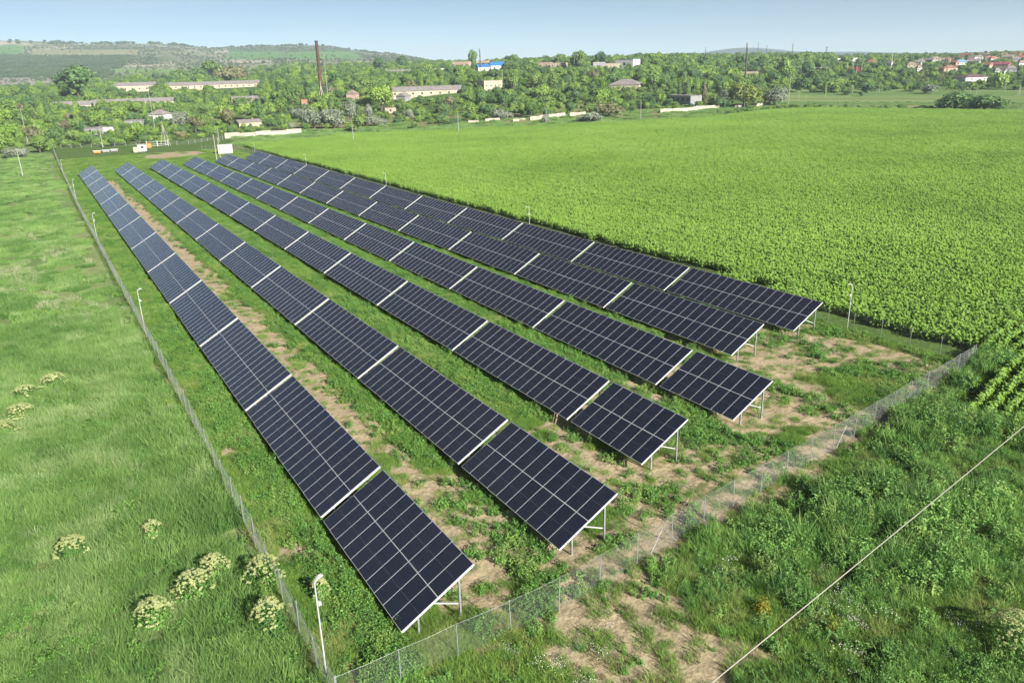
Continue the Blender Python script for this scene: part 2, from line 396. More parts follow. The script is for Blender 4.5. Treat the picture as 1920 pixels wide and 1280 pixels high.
# ---------------------------------------------------------------- ground: one sheet out to the horizon
def col(*a): return np.array(a, float)
def mixc(a, b, t): return a*(1-t[..., None]) + b*t[..., None]
def build_ground():
    az = np.concatenate([np.arange(-180, -46, 3.), np.arange(-46, 46, .22), np.arange(46, 180.1, 3.)])
    rad = [0.5]
    while rad[-1] < 7500:
        r = rad[-1]; rad.append(r*1.011 if r > 20 else r+1.2 if r < 18 else r+.25)
    rad = np.array(rad)
    A, D = np.meshgrid(np.radians(az)+AZ, rad)
    x = np.sin(A)*D; y = np.cos(A)*D; z = terrain(x, y)
    nr, na = x.shape
    P = np.stack([x, y, z], -1).reshape(-1, 3)
    px, py, dd = project(P); px = px.reshape(nr, na); py = py.reshape(nr, na); px[dd.reshape(nr, na) < 0] = -999
    Dn = D
    # albedo of the soil, turf, scrub and distant fields
    turf = col(.075, .13, .03); sand = col(.42, .34, .215); dry = col(.21, .2, .09)
    c = np.broadcast_to(turf, x.shape+(3,)).copy()
    c = mixc(c, col(.10, .16, .04), fbm(x/7, y/7, 4))
    lf = (x < FENCE_X) & (D < 500); c = np.where(lf[..., None], mixc(col(.14, .21, .07)+0*c, col(.21, .26, .1), sstep(.35, .7, fbm(x/10, y/10, 6))), c)
    rf = (x > 22) & (y < fronty(x)); c = np.where(rf[..., None], col(.05, .075, .025), c)
    s = sandmask(x, y); s2 = np.where(D < 450, s, 0); c = mixc(c, sand*.88*(.86+.28*fbm(x/2.2, y/2.2, 11))[..., None], s2)
    cr_ = in_crop(x, y); c = np.where(cr_[..., None], col(.07, .10, .03), c)
    # verge beyond the crop, meadow to the right
    far = (D > 330) & ~cr_ & (D < 520) & (px > 440)
    c = np.where(far[..., None], mixc(dry+0*c, col(.13, .19, .05), sstep(.4, .6, fbm(x/14, y/14, 15))), c)
    med = (D > 430) & (D < 700) & (px > 1420) & ~cr_
    stripe = fbm(D/14+0*x, px/900, 17, 3)
    c = np.where(med[..., None], mixc(col(.15, .2, .07)+0*c, col(.27, .26, .14), sstep(.42, .62, stripe)), c)
    c = np.where((med & (D > 555))[..., None], mixc(col(.12, .2, .06)+0*c, col(.2, .25, .09), sstep(.4, .6, stripe)), c)
    # distant hills
    hill = (D > 1150)
    n1 = fbm(x/160, y/160, 25, 5); n2 = fbm(x/40, y/40, 26, 4)
    base = mixc(col(.17, .21, .11)+0*c, col(.40, .37, .28), sstep(.45, .65, n1*.5+n2*.5))
    base = mixc(base, col(.07, .11, .05)+0*c, sstep(.5, .62, fbm(x/260, y/260, 29)))
    c = np.where(hill[..., None], base, c)
    wob = (fbm(px/60, py/9, 31)-.5)*14
    def reg(m_, k):
        nonlocal c
        c = np.where((hill & m_)[..., None], k+0*c, c)
    reg((px < 260-(py-105)*1.5+wob) & (py > 105+wob*.3) & (py < 146+wob*.4), mixc(col(.025, .055, .045)+0*c, col(.045, .08, .055), n2))
    reg((px < 46) & (py > 86) & (py < 105), col(.12, .24, .07))
    reg((px > 60) & (px < 260) & (py > 93+wob*.2) & (py < 106), mixc(col(.30, .28, .16)+0*c, col(.2, .23, .11), n2))
    reg((px > 205) & (px < 335) & (py > 129) & (py < 136), col(.17, .27, .09))
    reg((px > 425) & (px < 690-(112-py)*2) & (py > 97) & (py < 111.5), mixc(col(.11, .22, .07)+0*c, col(.14, .26, .09), fbm(px/30, py/2, 41)))
    reg((px > 425) & (px < 720) & (py <= 97.5), mixc(col(.10, .19, .07)+0*c, col(.08, .14, .06), n2))
    reg((px < 110) & (py > 146) & (py < 175), mixc(col(.2, .2, .15)+0*c, col(.36, .35, .28), n2))
    reg((D > 4400), col(.05, .08, .05))
    vs = P; idx = np.arange(nr*na).reshape(nr, na)
    q = np.stack([idx[:-1, :-1], idx[1:, :-1], idx[1:, 1:], idx[:-1, 1:]], -1).reshape(-1, 4)
    me = bpy.data.meshes.new('ground'); nv, nf = len(vs), len(q)
    me.vertices.add(nv); me.vertices.foreach_set('co', vs.ravel())
    me.loops.add(nf*4); me.polygons.add(nf)
    me.loops.foreach_set('vertex_index', q[:, ::-1].ravel()); me.polygons.foreach_set('loop_start', np.arange(nf)*4)
    me.polygons.foreach_set('use_smooth', np.ones(nf, bool))
    me.update(calc_edges=True); me.validate()
    a = me.attributes.new('albedo', 'FLOAT_COLOR', 'POINT')
    a.data.foreach_set('color', np.concatenate([c.reshape(-1, 3), np.ones((nv, 1))], 1).astype(np.float32).ravel())
    me.materials.append(ground_mat())
    o = bpy.data.objects.new('ground', me); C.objects.link(o); tag(o, kind='structure')
build_ground()

# ---------------------------------------------------------------- scatter (one stuff object each, instanced on points)
def finish_veg(name, V, Fq, tint, mat):
    V = np.asarray(V, np.float32).reshape(-1, 3); nf = len(Fq)//4
    me = bpy.data.meshes.new(name)
    me.vertices.add(len(V)); me.vertices.foreach_set('co', V.ravel())
    me.loops.add(nf*4); me.polygons.add(nf)
    me.loops.foreach_set('vertex_index', np.asarray(Fq, np.int32)); me.polygons.foreach_set('loop_start', np.arange(nf)*4)
    me.update(calc_edges=True)
    a = me.attributes.new('tint', 'FLOAT', 'FACE'); a.data.foreach_set('value', np.asarray(tint, np.float32))
    me.materials.append(mat); return me
class Veg:
    def __init__(s): s.V = []; s.T = []; s.n = 0; s.F = []
    def quads(s, q, tint):          # q (N,4,3)
        n = len(q); s.V.append(q.reshape(-1, 3)); s.F.append(np.arange(n*4)+s.n); s.n += n*4
        s.T.append(np.broadcast_to(tint, (n,)).copy())
    def leaves(s, p, nrm, L, Wd, tint, droop=0., r=rng):
        """diamond leaves at p facing nrm, random in-plane direction"""
        n = len(p); nrm = nrm/np.linalg.norm(nrm, axis=1, keepdims=True)
        t = r.normal(size=(n, 3)); t -= (t*nrm).sum(1, keepdims=True)*nrm; t /= np.linalg.norm(t, axis=1, keepdims=True)
        t[:, 2] -= droop; t /= np.linalg.norm(t, axis=1, keepdims=True)
        b = np.cross(nrm, t); L = np.broadcast_to(L, (n,))[:, None]; Wd = np.broadcast_to(Wd, (n,))[:, None]
        q = np.stack([p, p+t*L*.45+b*Wd*.5+nrm*L*.06, p+t*L, p+t*L*.45-b*Wd*.5+nrm*L*.06], 1)
        s.quads(q, tint)
    def blades(s, x, y, h, wd, lean, tint, r=rng, seg=2, z0=0.):
        n = len(x); a = r.uniform(0, 2*np.pi, n); d = np.stack([np.cos(a), np.sin(a), 0*a], 1)
        sd_ = r.uniform(0, 2*np.pi, n); side = np.stack([np.cos(sd_), np.sin(sd_), 0*a], 1)
        h = np.broadcast_to(h, (n,)); lean = np.broadcast_to(lean, (n,))
        base = np.stack([x, y, np.full(n, 0.)+z0], 1)
        pts = [base + d*(lean*(k/seg)**1.7*h)[:, None] + np.array([0, 0, 1])*(h*(k/seg)*(1-.25*lean*(k/seg)))[:, None] for k in range(seg+1)]
        for k in range(seg):
            w0 = wd*(1-k/seg*.45); w1 = wd*(1-(k+1)/seg*.45) if k < seg-1 else wd*.12
            w0 = np.broadcast_to(w0, (n,))[:, None]; w1 = np.broadcast_to(w1, (n,))[:, None]
            s.quads(np.stack([pts[k]-side*w0/2, pts[k]+side*w0/2, pts[k+1]+side*w1/2, pts[k+1]-side*w1/2], 1), tint)
    def mesh(s, name, mat): return finish_veg(name, np.concatenate(s.V), np.concatenate(s.F), np.concatenate(s.T), mat)
def source_coll(name, meshes):
    c = bpy.data.collections.new(name)
    for k, me in enumerate(meshes):
        o = bpy.data.objects.new('%s_%02d' % (name, k), me); c.objects.link(o)
    return c
def scatter(name, coll, nsrc, x, y, rz, scl, idx=None, tilt=.0, label=None, cat=None, zoff=0., z=None, sxy=None):
    n = len(x); z = terrain(x, y)+zoff if z is None else z
    me = bpy.data.meshes.new(name); me.vertices.add(n)
    me.vertices.foreach_set('co', np.stack([x, y, z], 1).astype(np.float32).ravel())
    a = me.attributes.new('rot', 'FLOAT_VECTOR', 'POINT')
    a.data.foreach_set('vector', np.stack([rng.normal(0, 1, n)*tilt, rng.normal(0, 1, n)*tilt, rz], 1).astype(np.float32).ravel())
    a = me.attributes.new('scl', 'FLOAT_VECTOR', 'POINT')
    sx = scl if sxy is None else sxy
    a.data.foreach_set('vector', np.stack([sx, sx, scl], 1).astype(np.float32).ravel())
    a = me.attributes.new('idx', 'INT', 'POINT'); a.data.foreach_set('value', (rng.integers(0, nsrc, n) if idx is None else idx).astype(np.int32))
    o = bpy.data.objects.new(name, me); C.objects.link(o)
    g = bpy.data.node_groups.new('scatter_'+name, 'GeometryNodeTree')
    g.interface.new_socket('Geometry', in_out='INPUT', socket_type='NodeSocketGeometry')
    g.interface.new_socket('Geometry', in_out='OUTPUT', socket_type='NodeSocketGeometry')
    gi = g.nodes.new('NodeGroupInput'); go = g.nodes.new('NodeGroupOutput')
    ci = g.nodes.new('GeometryNodeCollectionInfo'); ci.inputs['Collection'].default_value = coll
    ci.inputs['Separate Children'].default_value = True; ci.inputs['Reset Children'].default_value = True
    ip = g.nodes.new('GeometryNodeInstanceOnPoints'); ip.inputs['Pick Instance'].default_value = True
    def na(nm, ty):
        k = g.nodes.new('GeometryNodeInputNamedAttribute'); k.data_type = ty; k.inputs['Name'].default_value = nm; return k.outputs['Attribute']
    L = g.links.new
    e2r = g.nodes.new('FunctionNodeEulerToRotation'); L(na('rot', 'FLOAT_VECTOR'), e2r.inputs[0])
    L(gi.outputs[0], ip.inputs['Points']); L(ci.outputs[0], ip.inputs['Instance']); L(na('idx', 'INT'), ip.inputs['Instance Index'])
    L(e2r.outputs[0], ip.inputs['Rotation']); L(na('scl', 'FLOAT_VECTOR'), ip.inputs['Scale']); L(ip.outputs[0], go.inputs[0])
    md = o.modifiers.new('scatter', 'NODES'); md.node_group = g
    tag(o, label, cat, kind='stuff'); return o
U = lambda a, b, n: rng.uniform(a, b, n)

# --- vegetation pieces
def grass_patch(size, n, hmin, hmax, wd, lean, mat, name, clump=1.5, seeds=0):
    v = Veg(); x, y = U(-size/2, size/2, n), U(-size/2, size/2, n)
    k = fbm(x/clump+seeds*7, y/clump, 50+seeds, 3); h = (hmin+(hmax-hmin)*sstep(.25, .75, k))*U(.7, 1.15, n)
    v.blades(x, y, h, wd*U(.7, 1.3, n), U(.15, lean, n), np.clip(k*.8+U(-.3, .3, n)+.1, 0, 1))
    return v.mesh(name, mat)
def tuft(n, rad, hmin, hmax, wd, lean, mat, name):
    v = Veg(); r_ = rad*np.sqrt(U(0, 1, n)); a = U(0, 6.283, n)
    v.blades(r_*np.cos(a), r_*np.sin(a), U(hmin, hmax, n)*(1-.4*(r_/rad)**2), wd*U(.7, 1.3, n), U(.1, lean, n)+.3*r_/rad, U(0, 1, n))
    return v.mesh(name, mat)
def leafy(stems, rad, h, nl, L, Wd, mat, name, spread=.16, upn=.9):
    """herb clump: several stems with leaves all the way up"""
    v = Veg()
    for k in range(stems):
        a, r_ = random.uniform(0, 6.28), rad*math.sqrt(random.random()); hx = h*random.uniform(.55, 1.05)*(1-.35*r_/rad)
        bx, by = r_*math.cos(a), r_*math.sin(a); n = nl
        t = rng.uniform(.12, 1, n)**.8; lx = bx*(1+.25*t)+rng.normal(0, spread*.35, n); ly = by*(1+.25*t)+rng.normal(0, spread*.35, n)
        p = np.stack([lx, ly, t*hx], 1)
        nr = np.stack([rng.normal(0, .6, n)+.25*bx/rad, rng.normal(0, .6, n)+.25*by/rad, np.full(n, upn)], 1)
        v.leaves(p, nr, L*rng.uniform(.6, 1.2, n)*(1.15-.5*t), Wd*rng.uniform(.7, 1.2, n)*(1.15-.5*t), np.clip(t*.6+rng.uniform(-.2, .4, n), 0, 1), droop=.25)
        v.blades(np.array([bx]), np.array([by]), np.array([hx]), .02, .1, .2)
    return v.mesh(name, mat)
def crop_patch(rowdir_spacing, mat, name, size=4.2, hs=1.25, seed=0, rowed=False):
    v = Veg(); P_ = []
    ys = np.arange(-size/2+rowdir_spacing/2, size/2, rowdir_spacing)
    for yy in ys:
        for xx in np.arange(-size/2+.15, size/2, .27 if rowed else .38):
            P_.append((xx+random.uniform(-.1, .1), yy+random.uniform(-.08, .08)*(1 if rowed else 1.6)))
    P_ = np.array(P_); nl = 19
    for (bx, by) in P_:
        hh = hs*random.uniform(.75, 1.12); t = rng.uniform(.25, 1, nl); ang = rng.uniform(0, 6.28, nl)
        ro = (.05+.24*(1-(t-.25)*.9)*rng.uniform(.5, 1.1, nl))*(1.9 if rowed else 1)
        p = np.stack([bx+ro*np.cos(ang)*.6, by+ro*np.sin(ang)*.6, t*hh], 1)
        nr = np.stack([np.cos(ang)*.4+rng.normal(0, .2, nl), np.sin(ang)*.4+rng.normal(0, .2, nl)-.45, np.ones(nl)*.9], 1)   # young sunflower leaves lean to the morning sun
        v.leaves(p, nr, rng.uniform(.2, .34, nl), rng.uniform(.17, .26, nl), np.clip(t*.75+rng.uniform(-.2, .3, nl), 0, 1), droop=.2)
    return v.mesh(name, mat)

# left field: tall reedy grass
reed = source_coll('reed_patch', [grass_patch(3.2, 2000, .45, 1.15, .034, .6, M['reed'], 'reed_patch', 1.1, k) for k in range(5)])
reed_far = source_coll('reed_far_patch', [grass_patch(5, 1500, .45, .85, .06, .6, M['reed'], 'reed_far_patch', 1.6, k+9) for k in range(4)])
def gridpts(x0, x1, y0, y1, step, jit):
    gx, gy = np.meshgrid(np.arange(x0, x1, step), np.arange(y0, y1, step)); gx = gx.ravel(); gy = gy.ravel()
    return gx+rng.uniform(-jit, jit, gx.size), gy+rng.uniform(-jit, jit, gx.size)
x, y = gridpts(-75, 6.2, 12, 100, 2.05, .9)
k = inview(x, y) & (x < FENCE_X-1.0) & (np.hypot(x, y) < 100); x, y = x[k], y[k]
hsc = .72+.42*sstep(.3, .7, fbm(x/5, y/5, 61))
scatter('field_grass', reed, 5, x, y, U(0, 6.28, len(x)), hsc, tilt=.05, label='tall light green reedy grass filling the field left of the wire fence', cat='grass')
x, y = gridpts(-330, 7, 60, 400, 3.5, 1.5); d = np.hypot(x, y)
k = inview(x, y) & (x < FENCE_X-1.6) & (d >= 98) & (d < 370); x, y = x[k], y[k]
scatter('far_field_grass', reed_far, 4, x, y, U(0, 6.28, len(x)), .5+.35*sstep(.35, .65, fbm(x/8, y/8, 62))*(np.hypot(x, y) < 260), tilt=.05,
        label='shorter grass of the left field reaching back to the far paddock fence', cat='grass')

# inside the fence: grass tufts, weeds
tufts = source_coll('grass_tuft', [tuft(110, .42, .22, .62, .018, .8, M['parkgrass'], 'grass_tuft') for k in range(4)] +
                    [tuft(60, .35, .15, .4, .02, .9, M['drygrass'], 'dry_tuft')])
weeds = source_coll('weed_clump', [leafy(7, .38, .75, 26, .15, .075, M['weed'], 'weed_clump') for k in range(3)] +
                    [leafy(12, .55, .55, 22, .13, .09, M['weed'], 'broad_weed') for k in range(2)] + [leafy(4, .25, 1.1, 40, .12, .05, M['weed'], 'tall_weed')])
n = 230000; x, y = U(FENCE_X+.2, FENCE_R-.2, n), 26+(330-26)*U(0, 1, n)**1.55
k = inview(x, y) & (y > fronty(x)+.1); x, y = x[k], y[k]
s = sandmask(x, y); dens = np.where(s > .85, .05*(y < 120), (1-s)*.95 + .05); keep = rng.random(len(x)) < dens*np.where(y > 120, .8, 1); x, y, s = x[keep], y[keep], s[keep]
idx = np.where(rng.random(len(x)) < .06+.35*sstep(.45, .6, fbm(x/3, y/3, 71)), 4, rng.integers(0, 4, len(x)))
dd = np.hypot(x, y)
scatter('park_grass', tufts, 5, x, y, U(0, 6.28, len(x)), U(.55, 1.2, len(x))*(1-.4*s), idx, .06, 'green and straw coloured grass growing between the panel rows', 'grass', sxy=U(.7, 1.2, len(x))*(1+np.clip(dd-60, 0, 250)/130))
n = 9000; x, y = U(-45, 6.2, n), U(18, 110, n); k = inview(x, y) & (rng.random(n) < sstep(.5, .62, fbm(x/4, y/4, 77))*.9+.05+.25*(y < 38)); xf, yf = x[k], y[k]
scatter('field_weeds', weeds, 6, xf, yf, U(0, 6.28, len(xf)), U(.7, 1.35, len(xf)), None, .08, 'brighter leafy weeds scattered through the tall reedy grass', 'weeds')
pale = source_coll('pale_grass_tuft', [tuft(70, .45, .5, .95, .03, .9, foliage('pale_seed_heads', (.22, .3, .12), (.5, .54, .32), None, .3, .3), 'pale_grass_tuft') for k in range(2)])
n = 16000; x, y = U(-70, 6.2, n), U(45, 170, n); k = inview(x, y) & (rng.random(n) < sstep(.5, .66, fbm(x/6, y/9, 79))*(.25+.75*np.exp(-((y-105)/30)**2))*.8); x, y = x[k], y[k]
scatter('pale_field_grass', pale, 2, x, y, U(0, 6.28, len(x)), U(.7, 1.2, len(x)), None, .1, 'whitish seed heads in pale drifts across the middle of the left field', 'grass')
# taller weeds run along the low edges of the rows
n = 84000; x, y = U(FENCE_X+.3, FENCE_R-.3, n), 26+(290-26)*U(0, 1, n)**1.7
k = inview(x, y) & (y > fronty(x)); x, y = x[k], y[k]
rel = (x-10.58) % 10.06
edge = np.exp(-((rel-(-.6) % 10.06)/1.3)**2) + .6*np.exp(-((rel-8.6)/1.4)**2)
dens = np.clip(edge*.85*(.35+1.3*sstep(.4, .6, fbm(x/4, y/7, 73)))+.16*sstep(.5, .65, fbm(x/4, y/4, 74)), 0, 1)
dens = np.where((x > 34) & (x < 41), dens+.25, dens); dens = np.where((x > 56) & (y < 62), dens+.3*sstep(.4, .6, fbm(x/4, y/4, 76)), dens)
k = rng.random(len(x)) < dens*(1-.8*sandmask(x, y)); x, y = x[k], y[k]
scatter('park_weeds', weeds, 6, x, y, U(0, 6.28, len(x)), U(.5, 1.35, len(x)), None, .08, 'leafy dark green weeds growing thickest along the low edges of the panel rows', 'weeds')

# outside the front fence: thicket that gets denser and taller to the right
thick = source_coll('thicket_clump', [leafy(8, .5, 1.45, 40, .22, .085, M['thicket'], 'thicket_clump') for k in range(3)] +
                    [leafy(13, .6, 1.0, 32, .19, .11, M['thicket'], 'bushy_clump') for k in range(2)] +
                    [tuft(160, .5, .6, 1.3, .026, .7, M['weed'], 'tall_tuft') for k in range(2)] + [leafy(12, .5, 1.0, 44, .12, .05, M['parkgrass'], 'light_clump')] + [tuft(110, .45, .6, 1.6, .034, .28, M['thicket'], 'reed_clump') for k in range(3)] + [tuft(70, .4, .4, .9, .03, .7, M['drygrass'], 'dry_clump')])
n = 32000; x, y = U(5, 75, n), U(6, 36, n)
k = inview(x, y, my=260) & (y < fronty(x)-.15) & (x > FENCE_X) & ~in_crop(x, y); x, y = x[k], y[k]
den = np.clip(.14+1.1*sstep(.44, .56, fbm(x/2.4, y/2.4, 81)) , 0, 1)*(.18+.82*sstep(15, 34, x+.5*(26-y))) 
den = np.maximum(den, .75*sstep(.4, .5, fbm(x/2.5, y/2.5, 82))*(1-sstep(12, 17, x)))
k = rng.random(len(x)) < den*(1-.93*sandmask(x, y)); x, y = x[k], y[k]
big = .55+.75*sstep(20, 36, x)*sstep(.35, .65, fbm(x/4, y/4, 83))
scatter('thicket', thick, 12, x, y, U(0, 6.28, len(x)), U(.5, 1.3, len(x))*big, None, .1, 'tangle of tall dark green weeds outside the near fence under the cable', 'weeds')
n = 26000; x, y = U(5, 75, n), U(6, 36, n)
k = inview(x, y, my=260) & (y < fronty(x)-.1) & (x > FENCE_X) & ~in_crop(x, y) & (rng.random(n) < .85*(1-sandmask(x, y))+.13); x, y = x[k], y[k]
scatter('outer_grass', tufts, 5, x, y, U(0, 6.28, len(x)), U(.6, 1.3, len(x)), None, .08, 'loose grass tufts on the sandy ground outside the near fence', 'grass')
k = 0

vd = Veg(); nn_ = 32; vd.leaves(np.stack([rng.normal(0, .22, nn_), rng.normal(0, .22, nn_), U(.25, .5, nn_)], 1), rng.normal(0, .3, (nn_, 3))+np.array([0, -.3, 1]), U(.03, .05, nn_), .035, U(.5, 1, nn_))
daisy = source_coll('daisy_patch', [vd.mesh('daisy_patch', plain('white_petals', (.7, .7, .62), .8))])
n = 330; x, y = U(9, 36, n), U(13, 30, n); k = (y < fronty(x)-.5) & (fbm(x/3, y/3, 131) > .56); x, y = x[k], y[k]
scatter('white_wildflowers', daisy, 1, x, y, U(0, 6.28, len(x)), U(.7, 1.3, len(x)), None, .05, 'tiny white wildflowers sprinkled over the weeds outside the near fence', 'wildflowers')

# crop field
cp = source_coll('crop_patch', [crop_patch(.7, M['crop'], 'crop_patch', 4.2, 1.2, k) for k in range(5)])
cpr = source_coll('crop_row_patch', [crop_patch(1.05, M['crop'], 'crop_row_patch', 3.15, 1.3, k, True) for k in range(4)])
x, y = gridpts(69, 620, -30, 362, 3.7, .45)
k = in_crop(x-1.6, y) & in_crop(x+.5, y+1.8) & inview(x, y, my=300) & (y > 35.5); x, y = x[k], y[k]
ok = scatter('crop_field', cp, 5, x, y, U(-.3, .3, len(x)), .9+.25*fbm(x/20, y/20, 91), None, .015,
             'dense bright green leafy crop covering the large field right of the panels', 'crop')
a = math.atan2(2.3, 9.3)
gx, gy = np.meshgrid(np.arange(-60, 120, 2.9), np.arange(-120, 60.2, 3.15)); gx = gx.ravel()+rng.uniform(-.25, .25, gx.size); gy = gy.ravel()
x = 68+gx*math.cos(a)-gy*math.sin(a); y = 30+gx*math.sin(a)+gy*math.cos(a)
k = in_crop(x, y) & (y <= 36.5) & inview(x, y, my=300) & (x > 57.5); x, y = x[k], y[k]
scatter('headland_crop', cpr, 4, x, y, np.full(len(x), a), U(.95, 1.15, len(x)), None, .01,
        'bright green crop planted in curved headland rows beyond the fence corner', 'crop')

# ---------------------------------------------------------------- solar tables
PIT, TILT, GAP, SLOPE_W, MODW, MODL = 1.154, R(28.99), .534, 4.58, 1.147, 2.281
ROWS = [(10.58, 28.75, .76, 10, 12), (20.56, 30.11, .76, 10, 12), (30.58, 35.05, .80, 7, 12),
        (40.75, 36.66, .68, 7, 12), (50.88, 46.52, .68, 16, 11), (61.10, 48.09, .58, 16, 11)]
ROWN = ['the row beside the left fence', 'the second row from the left fence', 'the third row from the left fence',
        'the fourth row from the left fence', 'the fifth row from the left fence', 'the last row beside the crop field']
ORD = ['nearest', 'second nearest', 'third nearest', 'fourth nearest', 'fifth nearest', 'sixth nearest', 'seventh', 'eighth', 'ninth', 'tenth', 'eleventh', 'twelfth', 'thirteenth']
ct, st_ = math.cos(TILT), math.sin(TILT)
def module_into(b_gl, b_fr, y0, v0, jit=0.):
    """module in the tilted plane: u along Y, v up the slope; glass sheet slightly inside a raised frame"""
    fw = .0145; y1 = y0+MODW; v1 = v0+MODL
    def P(u, v, h): return (v*ct - h*st_, u, v*st_ + h*ct + jit)
    def quad(b, pts, uvs=None): b.add([P(*p) for p in pts], [(0, 1, 2, 3)], 0, [uvs] if uvs else None)
    h = .035
    quad(b_gl, [(y0+fw, v0+fw, h-.002), (y0+fw, v1-fw, h-.002), (y1-fw, v1-fw, h-.002), (y1-fw, v0+fw, h-.002)][::-1],
         [(0, 0), (0, MODL-2*fw), (MODW-2*fw, MODL-2*fw), (MODW-2*fw, 0)][::-1])
    o = [(y0, v0), (y1, v0), (y1, v1), (y0, v1)]; i_ = [(y0+fw, v0+fw), (y1-fw, v0+fw), (y1-fw, v1-fw), (y0+fw, v1-fw)]
    vs = [P(a, b2, h) for a, b2 in o] + [P(a, b2, h) for a, b2 in i_] + [P(a, b2, 0) for a, b2 in o]
    fs = []
    for k in range(4):
        q = (k+1) % 4
        fs += [(k, q, 4+q, 4+k), (8+k, 8+q, q, k)]
    fs.append((8, 11, 10, 9))
    b_fr.add(vs, [f[::-1] for f in fs])
gl, fr = MB(), MB(); module_into(gl, fr, 0, 0)
MOD_GLASS = gl.mesh('module_glass', M['glass']); MOD_FRAME = fr.mesh('module_frame', M['alu'])
one = MB(); g1, f1 = MB(), MB(); module_into(g1, f1, 0, 0)
one.add(g1.v, g1.f, 0, g1.uv); one.add(f1.v, f1.f, 1); MOD_ONE = one.mesh('solar_module', [M['glass'], M['alu']])
_cache = {}
def support(nm):
    """posts, braces, rafters, purlins of one table of nm modules; table origin on the low edge, near end"""
    if nm in _cache: return _cache[nm]
    Lg = nm*PIT; parts = []
    nfr = max(3, round(Lg/3.4)+1); ys = np.linspace(.12, Lg-.12, nfr)
    def P(v, h): return Vector((v*ct-h*st_, 0, v*st_+h*ct))
    for j, yy in enumerate(ys):
        b = MB(); a = P(.0, -.1); c_ = P(SLOPE_W+.02, -.1)
        yo = -.05 if j == 0 else (.03 if j == nfr-1 else 0)
        b.bar(a+Vector((0, yy+yo, 0)), c_+Vector((0, yy+yo, 0)), .042, .075); parts.append(('rafter', b.mesh('rafter', M['whitemetal'] if j == 0 else M['galv'])))
        lo = P(.95, -.16); hi = P(3.55, -.16)
        for q in (lo, hi):
            b = MB(); b.bar((q.x, yy, -1.2), (q.x, yy, q.z), .09, .11); parts.append(('post', b.mesh('post', M['galv'])))
        b = MB(); s0 = P(1.9, -.16); b.bar((s0.x, yy+.07, s0.z), (hi.x, yy+.07, .15), .05, .06); parts.append(('brace', b.mesh('brace', M['whitemetal'])))
    for v in (.45, 1.8, 2.75, 4.1):
        b = MB(); q = P(v, -.02); b.bar((q.x, 0, q.z), (q.x, Lg, q.z), .05, .05); parts.append(('purlin', b.mesh('purlin', M['galv'])))
    _cache[nm] = parts; return parts
_arr = {}
def array_mesh(nm):
    if nm not in _arr:
        g1, f1 = MB(), MB()
        for k in range(nm):
            for v0 in (0, MODL+.013): module_into(g1, f1, k*PIT, v0)
        o = MB(); o.add(g1.v, g1.f, 0, None); o.uv = list(g1.uv); o.add(f1.v, f1.f, 1)
        _arr[nm] = o.mesh('module_bank', [M['glass'], M['alu']])
    return _arr[nm]
rr = random.Random(3)
for r_, (X0, Y0, Z0, nfirst, nfull) in enumerate(ROWS):
    s = 0.
    for t_ in range(nfull+1):
        nm = nfirst if t_ == 0 else 16
        za = Z0+float(prof(s)); zb = Z0+float(prof(s+nm*PIT))
        t0 = empty('solar_table', (X0, Y0+s, za)); t0.rotation_euler = (math.atan2(zb-za, nm*PIT), 0, 0)
        desc = 'tilted table of solar panels'
        if t_ == 0 and nfirst < 16: desc = 'short table of solar panels'
        last = t_ == nfull
        pos = 'last of' if last else (ORD[t_]+' in')
        tag(t0, '%s, %s %s' % (desc, pos, ROWN[r_]), 'solar panel table', 'solar tables standing end to end in six rows')
        for nmn, me in support(nm): link(nmn, me, t0)
        depth = Y0+s
        if depth < 125:
            for k in range(nm):
                for v0 in (0, MODL+.013):
                    js = rr.uniform(-.012, .012); lc = ((v0+js)*ct, k*PIT, (v0+js)*st_+rr.uniform(-.001, .001))
                    if t_ < 2:
                        g_ = link('solar_module', MOD_GLASS, t0, lc); link('frame', MOD_FRAME, g_)
                    else: link('solar_module', MOD_ONE, t0, lc)
        else: link('module_bank', array_mesh(nm), t0)
        s += nm*PIT + GAP

